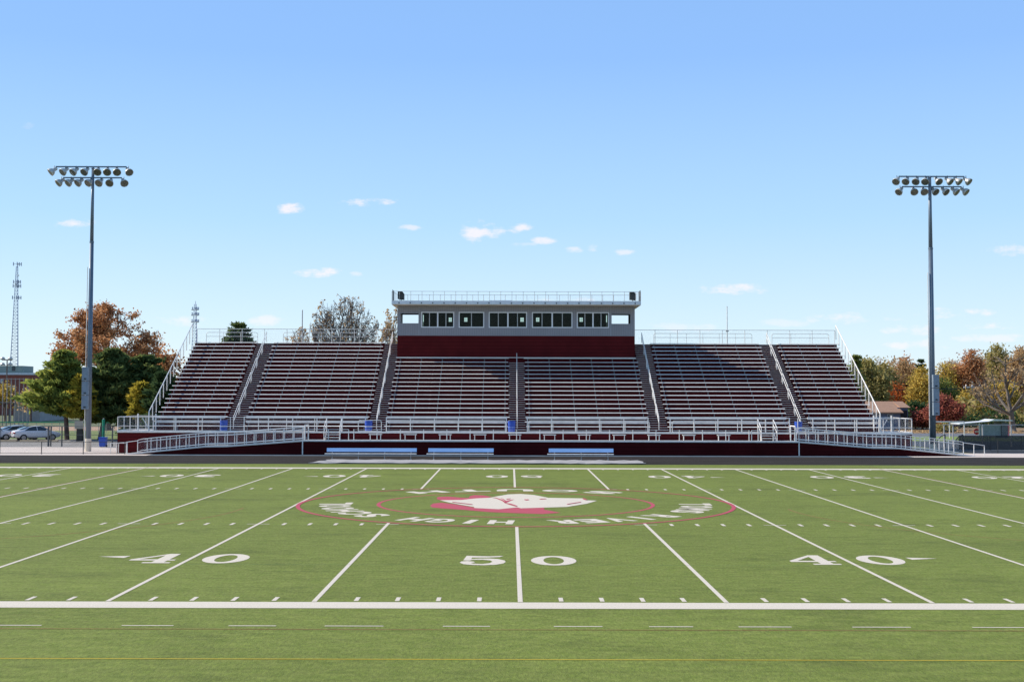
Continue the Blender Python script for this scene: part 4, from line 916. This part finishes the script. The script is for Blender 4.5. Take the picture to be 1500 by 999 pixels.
# ---------------------------------------------------------------- parked cars
CGL = mat('car_glass', (.03, .045, .06), .06, 0, .05); TY = mat('tyre', (.015, .015, .015), .8); RIM = mat('rim', (.35, .36, .38), .3, .8)
TAIL = mat('tail_light', (.35, .01, .02), .2); 
def sedan(loc, rz, paintm, label):
    c = empty('parked_car', loc, label, 'car', 'cars parked in the lot', rz)
    c.rotation_euler = (0, 0, 0)
    ox, oy, oz = loc; L = 4.55
    # stations along x (rear 0 .. front L): belt half-width, sill z, belt z, hood/roof z, roof half width
    st = [(0.0, .70, .42, .80, .90, .52), (.10, .80, .28, .90, 1.00, .62), (.55, .88, .24, .95, 1.08, .70), (.95, .90, .24, .95, 1.15, .66), (1.45, .905, .24, .95, 1.38, .58), (1.95, .905, .24, .94, 1.455, .57), (2.5, .905, .24, .93, 1.45, .57),
          (3.0, .905, .24, .92, 1.27, .60), (3.35, .90, .24, .91, 1.03, .70), (3.9, .87, .24, .86, .92, .72), (4.3, .80, .27, .76, .82, .62), (4.50, .66, .38, .62, .68, .45)]
    def loft(fn, sts, close=True):
        m = MB(); rings = [fn(s) for s in sts]; n = len(rings[0]); vs = [v for r_ in rings for v in r_]
        fs = [(k*n+j, k*n+(j+1) % n, (k+1)*n+(j+1) % n, (k+1)*n+j) for k in range(len(rings)-1) for j in range(n)]
        fs += [tuple(range(n)), tuple(range((len(rings)-1)*n, len(rings)*n))[::-1]]
        return m.add(vs, fs)
    def sec(s):
        x, wd, zs, zb_, zt_, wr = s; x = ox+x-L/2
        return [(x, oy-wd*.86, oz+zs), (x, oy-wd, oz+zs+.18), (x, oy-wd, oz+zb_-.08), (x, oy-wd*.96, oz+zb_), (x, oy-wr-.02, oz+zt_-.05), (x, oy-wr*.8, oz+zt_), (x, oy+wr*.8, oz+zt_), (x, oy+wr+.02, oz+zt_-.05), (x, oy+wd*.96, oz+zb_), (x, oy+wd, oz+zb_-.08), (x, oy+wd, oz+zs+.18), (x, oy+wd*.86, oz+zs)]
    body = loft(sec, st).build('body', paintm, c, smooth=True)
    md = body.modifiers.new('sub', 'SUBSURF'); md.levels = 1; md.render_levels = 2
    for sgn in (-1, 1):
        y = oy+sgn
        poly = [(1.02, 1.0), (1.5, 1.31), (1.98, 1.37), (2.5, 1.365), (2.95, 1.2), (3.3, .99)]
        m = MB(); vs = []
        def sidey(z): return (.905*.96-(z-.95)/(.47)*(.905*.96-.6))*1.0
        for off in (.012, -.02): vs += [(ox+px-L/2, oy+sgn*(sidey(pz)+off), oz+pz) for px, pz in poly]
        n = len(poly); m.add(vs, [tuple(range(n)), tuple(range(n, 2*n))]+[(i, (i+1) % n, n+(i+1) % n, n+i) for i in range(n)])
        sw = m.build('side_window', CGL, c)
        MB().tube((ox+2.2-L/2, oy+sgn*(.87), oz+.97), (ox+2.16-L/2, oy+sgn*.62, oz+1.37), .035).build('pillar', paintm, sw)
        for px in (.92, 3.6):
            wx = ox+px-L/2
            w_ = MB().tube((wx, oy+sgn*.70, oz+.32), (wx, oy+sgn*.925, oz+.32), .325, n=24).build('wheel', TY, c)
            MB().tube((wx, oy+sgn*.90, oz+.32), (wx, oy+sgn*.935, oz+.32), .2, n=16).build('rim', RIM, w_)
        MB().box(ox-L/2-.0, ox-L/2+.16, min(oy+sgn*.45, oy+sgn*.85), max(oy+sgn*.45, oy+sgn*.85), oz+.72, oz+.86).build('tail_light', TAIL, c, bevel=.02)
        MB().box(ox+2.98-L/2, ox+3.12-L/2, min(oy+sgn*.9, oy+sgn*1.02), max(oy+sgn*.9, oy+sgn*1.02), oz+.95, oz+1.07).build('mirror', paintm, c, bevel=.02)
    for a, b, nm_ in (((.58, 1.125), (1.40, 1.40), 'rear_window'), ((3.28, 1.11), (2.62, 1.46), 'windscreen')):
        m = MB(); (xa, za), (xb, zb2) = a, b
        m.add([(ox+xa-L/2, oy-.6, oz+za), (ox+xa-L/2, oy+.6, oz+za), (ox+xb-L/2, oy+.5, oz+zb2), (ox+xb-L/2, oy-.5, oz+zb2),
               (ox+xa-L/2, oy-.6, oz+za-.03), (ox+xa-L/2, oy+.6, oz+za-.03), (ox+xb-L/2, oy+.5, oz+zb2-.03), (ox+xb-L/2, oy-.5, oz+zb2-.03)], [(0, 1, 2, 3), (4, 5, 6, 7), (0, 1, 5, 4), (1, 2, 6, 5), (2, 3, 7, 6), (3, 0, 4, 7)])
        m.build(nm_, mat('rear_glass', (.10, .18, .28), .08), c)
    MB().box(ox-L/2-.03, ox-L/2+.1, oy-.26, oy+.26, oz+.66, oz+.76).build('number_plate', mat('plate', (.4, .4, .35), .5), c)
    MB().box(ox-L/2-.02, ox-L/2+.2, oy-.72, oy+.72, oz+.30, oz+.40).build('bumper_trim', BLACK, c)
    c.rotation_euler = (0, 0, rz); return c
CW = mat('white_car_paint', (.68, .66, .68), .22, .0, .02, spec=.6); CSV = mat('silver_car_paint', (.48, .50, .54), .25, .5, .02)
Yc = 93.5
sedan((X(54, Yc), Yc, 0), R(33), CW, 'white sedan parked nearest the pines, its tail and side showing')
sedan((X(24, Yc+1.5), Yc+2.2, 0), R(36), CSV, 'silver sedan with red tail light parked between the two white cars')
sedan((X(-14, Yc-.5), Yc-.6, 0), R(36), mat('pale_car_paint', (.6, .6, .62), .22), 'pale sedan cut off by the edge of the photo behind the silver one')
# wheel stops and tan curb
for i, xp in enumerate((12, 44, 72)):
    x = X(xp, 91); m = MB().prism([(90.85, 0), (91.15, 0), (91.08, .14), (90.92, .14)], 0, x-.9, x+.9)
    m.build('wheel_stop', mat('tan_curb', (.5, .36, .22), .8), None, label=['tan wheel stop under the silver sedan', 'tan wheel stop behind the white sedan bumper', 'tan wheel stop beside the front wheel of the white sedan'][i], cat='wheel stop', group='wheel stops in the lot')
# ================================================================ trees
BARK = mat('bark', (.12, .08, .065), .9, 0, .25, 3); BARKG = mat('grey_bark', (.30, .25, .21), .9, 0, .2, 3)
def fol(n, c1, c2, c3, t=.35, k=1.9): return foliage(n, *[tuple(min(.8, v*k) for v in c) for c in (c1, c2, c3)], min(.5, t+.1))
F_PINE = fol('pine_needles', (.05, .07, .02), (.12, .145, .035), (.24, .24, .05), .4)
F_DPINE = fol('dark_pine_needles', (.028, .045, .017), (.055, .08, .028), (.13, .14, .042), .35)
F_YEL = fol('yellowing_needles', (.10, .09, .015), (.22, .18, .025), (.32, .24, .04), .35)
F_OAK = fol('russet_leaves', (.16, .075, .035), (.27, .13, .06), (.38, .22, .11), .35)
F_RED = fol('crimson_leaves', (.11, .035, .022), (.20, .055, .045), (.26, .12, .065), .35)
F_ORR = fol('rust_red_leaves', (.14, .035, .012), (.26, .07, .02), (.36, .13, .04), .4)
F_BRN = fol('brown_leaves', (.15, .10, .05), (.26, .17, .09), (.36, .26, .14), .4)
F_GLD = fol('golden_leaves', (.16, .12, .03), (.28, .20, .045), (.40, .29, .07), .35)
F_OLV = fol('olive_leaves', (.10, .09, .03), (.19, .165, .055), (.30, .24, .10), .4)
F_GRN = fol('green_leaves', (.05, .07, .02), (.11, .13, .035), (.20, .20, .06), .35)
F_DRK = fol('dark_evergreen', (.015, .028, .012), (.03, .05, .02), (.055, .08, .03), .25)
def leafmesh(name, pts, size, m, parent, stretch=1., dirs=None, rnd=None, flatten=0.):
    n = len(pts)
    if n == 0: return
    pts = np.asarray(pts, float); a = RNG.normal(size=(n, 3))
    if dirs is not None: a = a*.45+dirs*1.2
    a /= np.linalg.norm(a, axis=1)[:, None]
    b = RNG.normal(size=(n, 3)); b = np.cross(a, b); b /= np.linalg.norm(b, axis=1)[:, None]
    s = size*RNG.uniform(.6, 1.35, (n, 1)); a = a*s*stretch; b = b*s
    w_ = np.array(wloc(parent))
    q = np.stack([pts-a*.5, pts+b*.4-a*.05, pts+a*.55, pts-b*.42+a*.02], 1)-w_
    me = bpy.data.meshes.new(name); me.vertices.add(4*n); me.vertices.foreach_set('co', q.reshape(-1).astype(np.float32))
    me.loops.add(4*n); me.loops.foreach_set('vertex_index', np.arange(4*n, dtype=np.int32)); me.polygons.add(n)
    me.polygons.foreach_set('loop_start', np.arange(0, 4*n, 4, dtype=np.int32)); me.polygons.foreach_set('loop_total', np.full(n, 4, np.int32))
    me.update(); at_ = me.attributes.new('leafrand', 'FLOAT', 'FACE')
    r = RNG.uniform(0, 1, n) if rnd is None else np.clip(rnd+RNG.normal(0, .16, n), 0, 1)
    at_.data.foreach_set('value', r.astype(np.float32)); me.materials.append(m)
    o = bpy.data.objects.new(name, me); COL.objects.link(o); o.parent = parent; return o
def grow(m, tips, p, d, ln, r, lev, maxlev, spread, up, nb, rs):
    seg = 3; pts = [p]
    for i in range(seg):
        d = (d+Vector((rs.gauss(0, .13), rs.gauss(0, .13), rs.gauss(0, .08)+up))).normalized(); q = pts[-1]+d*(ln/seg); pts.append(q)
    for i in range(seg):
        ra = r*(1-.5*i/seg); rb = r*(1-.5*(i+1)/seg); m.tube(pts[i], pts[i+1], max(ra, .024), max(rb, .02), n=5 if lev < 2 else 3, cap=False)
    if lev >= maxlev:
        tips.extend([(q, d) for q in pts[1:]]); return
    for i in range(nb):
        t = rs.uniform(.35, 1.); k = min(seg-1, int(t*seg)); q = pts[k].lerp(pts[k+1], t*seg-k)
        ax = d.orthogonal(); ax.rotate(Matrix.Rotation(rs.uniform(0, 2*pi), 3, d)); nd = (d+ax*spread*rs.uniform(.7, 1.3)).normalized()
        grow(m, tips, q, nd, ln*rs.uniform(.55, .78), r*.5, lev+1, maxlev, spread, up, nb, rs)
    grow(m, tips, pts[-1], d, ln*.7, r*.5, lev+1, maxlev, spread, up, nb, rs)
def broadleaf(name, label, xp, Y, ytop, xl, xr, ybot, m, nleaf=6000, leaf=.32, cl=.9, bark=BARK, seed=1, density=1., cat='tree', levels=3, nb=3, group=None, trunk_r=None, base_x=None, up=.05, spread=.75, keep=1., gz=0., nmain=5):
    """crown fitted to the width and top seen in the photograph at its distance"""
    rs = random.Random(seed); xa, xb = at(xl, ytop, Y)[0], at(xr, ytop, Y)[0]; zt = at(xp, ytop, Y)[1]; zb = max(.3, at(xp, ybot, Y)[1]); cx = (xa+xb)/2; rx = (xb-xa)/2; rz = (zt-zb)/2; cz = (zt+zb)/2
    bx = cx if base_x is None else at(base_x, 600, Y)[0]
    e = empty(name, (bx, Y, gz), label, cat, group); tm = MB(); tips = []
    hz = zb+(zt-zb)*.18; r = trunk_r or .028*zt+.05
    lean = Vector(((cx-bx)*.4/hz, 0, 1)); top = Vector((bx, Y, gz))+lean*hz
    tm.tube((bx, Y, gz-.05), (bx, Y, gz+.35), r*1.45, r*1.05, n=8, cap=False).tube((bx, Y, gz+.34), top, r*1.05, r*.8, n=8, cap=False)
    L = max(rx, rz)*.62
    for i in range(nmain):
        a = 2*pi*i/nmain+rs.uniform(-.4, .4); el = rs.uniform(.25, 1.1)
        d = Vector((math.cos(a)*math.cos(el)*rx/max(rx, rz)*1.2, math.sin(a)*math.cos(el), math.sin(el)*rz/max(rx, rz)*1.3)).normalized()
        grow(tm, tips, Vector((bx, Y, gz)).lerp(top, rs.uniform(.75, 1)), d, L, r*.55, 1, levels, spread, up, nb, rs)
    grow(tm, tips, top, Vector((0, 0, 1)), L, r*.7, 1, levels, spread, up, nb, rs)
    # fit the limb tips to the crown's width and height
    P = np.array([tuple(p) for p, d_ in tips]); lo = np.percentile(P, 2, axis=0); hi = np.percentile(P, 98, axis=0)
    C = np.array([cx, Y, (zt+zb)/2]); ext = np.array([rx*.93, rx*.85, rz*.95]); mid = (lo+hi)/2; hl = (hi-lo)/2+.01
    def warp(v):
        v = np.asarray(v, float); f = np.clip((v[..., 2]-top.z*.6)/(top.z*.5+.01), 0, 1)[..., None]
        q = (v-mid)/hl; rr = np.linalg.norm(q, axis=-1, keepdims=True)+1e-6
        q = q*np.minimum(1., (1.0+.08*np.sin(q[..., :1]*5+seed)+.06*np.sin(q[..., 2:]*7))/rr)
        return v*(1-f)+(C+q*ext)*f
    tm.v = [tuple(v) for v in warp(np.array(tm.v))]
    tp = warp(P)
    tr_ = tm.build('trunk', bark, e)
    # leaf clumps with gaps, light and dark groups
    n_t = len(tp); sel = RNG.choice(n_t, max(1, int(n_t*keep)), replace=False); tp = tp[sel]
    cv = RNG.uniform(0, 1, len(tp)); idx = RNG.integers(0, len(tp), int(nleaf*density))
    pts = tp[idx]+RNG.normal(size=(len(idx), 3))*np.array([cl, cl, cl*.6])*RNG.uniform(.3, 1, (len(idx), 1))
    hgt = (pts[:, 2]-zb)/(zt-zb+.01)
    if nleaf: leafmesh('crown', pts, leaf, m, e, 1.2, rnd=cv[idx]*.8+.1)
    return e
def conifer(name, label, xp, Y, ytop, xl, xr, ybot, m, n=9000, leaf=.34, seed=1, tiers=15, group=None, lean=0., cat='tree', shape=.75, droop=.05, base_x=None):
    rs = random.Random(seed); xa, xb = at(xl, ytop, Y)[0], at(xr, ytop, Y)[0]; zt = at(xp, ytop, Y)[1]; zb = max(.25, at(xp, ybot, Y)[1]); cx = (xa+xb)/2; tx = at(xp, 600, Y)[0]; bx = tx if base_x is None else at(base_x, 600, Y)[0]
    e = empty(name, (bx, Y, 0), label, cat, group); tm = MB(); r = .02*zt+.08
    tm.tube((bx, Y, -.05), (bx+(tx-bx)*.4, Y, zb+.5), r, r*.8, n=8, cap=False).tube((bx+(tx-bx)*.4, Y, zb+.5), (tx, Y, zt*.97), r*.8, .03, n=8, cap=False)
    pts = []; rn = []; dr = []
    for k in range(tiers):
        f = (k+.3)/tiers; z = zb+(zt-zb)*f; nb = 7 if f < .8 else 5
        env = (1-f)**shape*(.75+.25*min(1, f*6))
        for j in range(nb):
            a = 2*pi*j/nb+k*.9+rs.uniform(-.35, .35); side = (xb-tx) if math.cos(a) > 0 else (tx-xa); ry = (xb-xa)*.42
            ln = env*math.hypot(side*math.cos(a), ry*math.sin(a))*rs.uniform(.48, 1.24); px = bx+(tx-bx)*min(1, .4+.6*f)
            p0 = Vector((px, Y, z)); d = Vector((math.cos(a), math.sin(a), rs.uniform(-.02, .28)-droop*2*(1-f)))
            prev = p0; m_ = 5; shade = rs.uniform(0, 1)
            for i in range(m_):
                q = p0+d*(ln*(i+1)/m_)+Vector((0, 0, .06*ln*((i+1)/m_)**2)); tm.tube(prev, q, max(.015, .05*(1-i/m_)), max(.012, .05*(1-(i+1)/m_)), n=3, cap=False); prev = q
                cnt = int(n/(tiers*6.6*m_)*(.5+.9*(i+1)/m_)); w_ = .13+.055*ln*(.5+i/m_)
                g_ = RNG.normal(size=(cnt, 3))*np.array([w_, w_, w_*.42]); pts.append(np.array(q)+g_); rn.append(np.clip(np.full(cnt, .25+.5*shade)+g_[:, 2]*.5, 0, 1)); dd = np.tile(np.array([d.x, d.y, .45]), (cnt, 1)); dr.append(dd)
    tm.build('trunk', BARK, e); P_ = np.concatenate(pts)
    leafmesh('crown', P_, leaf, m, e, 2.1, dirs=np.concatenate(dr)*.6, rnd=np.concatenate(rn)); return e
# left group
broadleaf('oak_tree', 'tall russet oak rising behind the pines beside the floodlight pole', 158, 128, 449, 76, 238, 560, F_OAK, 22000, .25, .55, seed=3, levels=4, nb=3, keep=.42, nmain=8, bark=mat('twig_bark2', (.14, .11, .09), .9), base_x=158, trunk_r=.45)
broadleaf('maple_tree', 'small rusty brown tree behind the sloping edge of the stand', 243, 122, 512, 222, 266, 600, F_OAK, 2600, .34, .7, seed=5, keep=.6)
conifer('pine_tree', 'wide olive green pine with sweeping lower boughs beside the parked cars', 92, 96, 514, 37, 132, 608, F_PINE, 26000, .29, 11, tiers=17, base_x=99, shape=.62, droop=.0)
conifer('pine_tree', 'yellowing young pine just beyond the floodlight pole box', 118, 94.5, 548, 98, 142, 610, F_YEL, 9000, .25, 12, tiers=12, base_x=120, shape=.5)
conifer('pine_tree', 'dark green pine filling the space behind the floodlight pole', 165, 97, 512, 126, 212, 616, F_DPINE, 26000, .29, 13, tiers=18, base_x=147, shape=.45)
conifer('pine_tree', 'green pine next to the ramp side edge of the stand', 212, 99, 520, 176, 258, 628, F_DPINE, 18000, .29, 14, tiers=16, shape=.45)
conifer('pine_tree', 'small bright yellow green conifer in front of the dark pines', 207, 93, 560, 190, 226, 612, F_YEL, 3600, .28, 15, tiers=9, shape=.4)
conifer('pine_tree', 'low dark evergreen tucked against the slope of the stand', 238, 92, 545, 214, 262, 628, F_DRK, 8000, .34, 16, tiers=12, shape=.4)
broadleaf('shrub', 'thin orange leaved sapling in front of the brick building', 8, 178, 562, -12, 30, 600, F_GLD, 1100, .34, .8, seed=9, cat='shrub', keep=.5)
broadleaf('shrub', 'brown sapling between the brick building and the wide pine', 44, 172, 572, 30, 62, 600, F_BRN, 1100, .34, .8, seed=10, cat='shrub', keep=.5)
# behind the stand
broadleaf('oak_tree', 'nearly bare tree with a few brown leaves rising behind the stand', 500, 125, 431, 449, 556, 540, F_BRN, 1300, .22, .3, seed=29, levels=5, nb=3, keep=.10, trunk_r=.34, up=.06, spread=.9, bark=mat('twig_bark', (.14, .115, .105), .9), nmain=9)
broadleaf('oak_tree', 'sparse brown leaved tree beside the press box corner', 578, 120, 452, 552, 612, 560, F_BRN, 1200, .25, .35, seed=22, levels=4, nb=3, keep=.2, trunk_r=.25)
conifer('evergreen_tree', 'dark round topped evergreen peeking over the back railing', 348, 135, 473, 322, 374, 560, F_DPINE, 5200, .42, 23, tiers=12, shape=.42)
broadleaf('oak_tree', 'low twiggy treetop peeking over the back railing beside the grey mast', 436, 130, 481, 412, 462, 570, F_BRN, 1300, .26, .4, seed=24, levels=4, nb=4, keep=.15, bark=BARKG)
# right group: (label, x, Y, top, left, right, bottom, material, leaves, size, kind, seed)
RT = [
 ('rusty orange crown rising between the mauve brown and golden trees', 1328, 225, 527, 1306, 1350, 600, F_OAK, 3600, .5, 71, .8),
 ('twiggy tan tree behind the golden and orange topped trees', 1400, 228, 528, 1378, 1422, 600, F_BRN, 3000, .5, 72, .6),
 ('olive green tree filling the gap behind the rust red one', 1306, 228, 536, 1284, 1326, 610, F_OLV, 3800, .5, 73, .8),
 ('yellow brown tree low behind the bare-limbed tree', 1463, 172, 560, 1438, 1492, 618, F_GLD, 3800, .45, 74, .7),
 ('dusky brown tree between the utility pole and the olive one', 1440, 215, 520, 1420, 1462, 612, F_BRN, 3800, .5, 75, .7),
 ('tall olive green tree just past the end railing of the stand', 1276, 168, 526, 1252, 1300, 606, F_OLV, 5600, .5, 31, .7),
 ('dark pine top seen through the end railing of the stand', 1254, 150, 519, 1240, 1268, 600, F_GRN, 3200, .45, 32, None),
 ('pale bare treetop poking above the green tree', 1284, 215, 524, 1266, 1302, 590, F_BRN, 250, .35, 33, .3),
 ('olive brown tree between the green tree and the mauve brown ones', 1294, 200, 534, 1274, 1314, 610, F_OLV, 3600, .5, 34, .9),
 ('rust red tree above the roof of the blue house', 1293, 182, 560, 1264, 1324, 620, F_ORR, 5200, .42, 35, .9),
 ('mauve brown tree behind the rust red one', 1318, 205, 529, 1298, 1340, 610, F_BRN, 4800, .45, 36, .85),
 ('reddish brown tree next to the golden tree', 1337, 215, 536, 1318, 1356, 615, F_OAK, 3600, .45, 37, .8),
 ('golden yellow tree just left of the floodlight pole', 1352, 176, 540, 1331, 1372, 622, F_GLD, 4300, .42, 38, .75),
 ('dark evergreen with its top above the golden tree', 1350, 200, 524, 1338, 1364, 612, F_DRK, 2600, .45, 39, None),
 ('olive and gold tree just right of the floodlight pole', 1381, 190, 533, 1360, 1402, 615, F_GLD, 2900, .45, 40, .6),
 ('green leaved tree low behind the floodlight pole', 1383, 178, 555, 1366, 1400, 615, F_GRN, 3000, .42, 41, .8),
 ('tan brown tree between the gold and the orange topped ones', 1404, 205, 534, 1384, 1424, 615, F_BRN, 4200, .45, 42, .7),
 ('orange topped tall tree behind the utility pole', 1419, 190, 514, 1403, 1438, 600, F_OAK, 3600, .42, 43, .8),
 ('olive brown tree with orange crown behind the bare-limbed tree', 1452, 200, 511, 1424, 1486, 618, F_OLV, 8500, .5, 44, .8),
 ('tall brown tree at the edge of the photo behind the bare-limbed tree', 1497, 195, 512, 1472, 1530, 612, F_BRN, 6500, .45, 45, .7),
 ('yellow green low tree behind the utility pole', 1421, 170, 575, 1403, 1440, 618, F_GLD, 3300, .36, 46, .9),
]
for lb, xp, Y, yt, xl, xr, yb, m, n, lf, sd, kp in RT:
    if kp is None: conifer('evergreen_tree', lb, xp, Y, yt, xl, xr, yb, m, int(n*1.6), lf*.8, sd, tiers=12, shape=.5, group='autumn trees beyond the field')
    else: broadleaf('autumn_tree', lb, xp, Y, yt, xl, xr, yb, m, int(n*2.4), lf*.66, .8, seed=sd, levels=4 if n < 5000 else 4, nb=3, keep=kp, group='autumn trees beyond the field', bark=BARKG)
broadleaf('crimson_tree', 'crimson leaved ornamental tree right behind the floodlight pole', 1382, 138, 581, 1358, 1406, 634, F_RED, 16000, .22, .6, seed=51, levels=4, keep=.9)
broadleaf('crimson_tree', 'small pinkish red shrub tree between the blue house and the floodlight pole', 1350, 142, 601, 1336, 1366, 632, F_RED, 3600, .28, .6, seed=52, levels=3, keep=1., group=None)
broadleaf('shrub', 'dark green bush beside the porch of the blue house', 1337, 160, 590, 1326, 1352, 630, F_DRK, 2600, .34, .7, seed=53, cat='shrub')
broadleaf('shrub', 'green and yellow bush under the crimson tree', 1383, 128, 622, 1372, 1395, 640, F_OLV, 1400, .24, .4, seed=54, cat='shrub')
# big bare-limbed tree
broadleaf('bare_tree', 'large gnarled tree with nearly bare spreading limbs and a thick trunk', 1482, 131, 518, 1412, 1552, 620, F_BRN, 900, .24, .4, seed=62, levels=4, nb=3, keep=.15, base_x=1483, trunk_r=.42, bark=mat('dark_grey_bark', (.15, .125, .105), .9), spread=.95, up=.02)
# understorey belts and woods: nobody could count them
def belt(name, x0, x1, Y0_, Y1_, zt, m, n, leaf, label):
    e = None; pts = np.stack([RNG.uniform(x0, x1, n), RNG.uniform(Y0_, Y1_, n), np.zeros(n)], 1)
    h = zt*(.55+.3*np.sin(pts[:, 0]*.9)+.25*np.sin(pts[:, 0]*.37+1)); pts[:, 2] = np.abs(RNG.beta(1.2, 1.1, n))*h
    o = leafmesh(name, pts, leaf, m, bpy.data.objects.new('tmp', None), 1.2); o.parent = None
    return tag(o, label, 'undergrowth', kind='stuff')
belt('undergrowth', 46, 112, 150, 156, 3.2, F_DRK, 5200, .45, 'dark tangled undergrowth beneath the autumn trees')
belt('undergrowth', 52, 115, 163, 170, 4.6, F_OLV, 6500, .5, 'olive brown brush behind the street and below the tall trees')
belt('undergrowth', 58, 130, 236, 262, 12.5, F_BRN, 22000, .6, 'brown far woodland filling the gaps between the autumn trees')
belt('undergrowth', -42.5, -27, 104, 110, 3.4, F_DRK, 2400, .42, 'dark low boughs and brush under the pines beside the stand')
belt('leaf_litter', 40, 90, 124, 135, .12, F_BRN, 2500, .25, 'fallen brown leaves scattered below the trees')
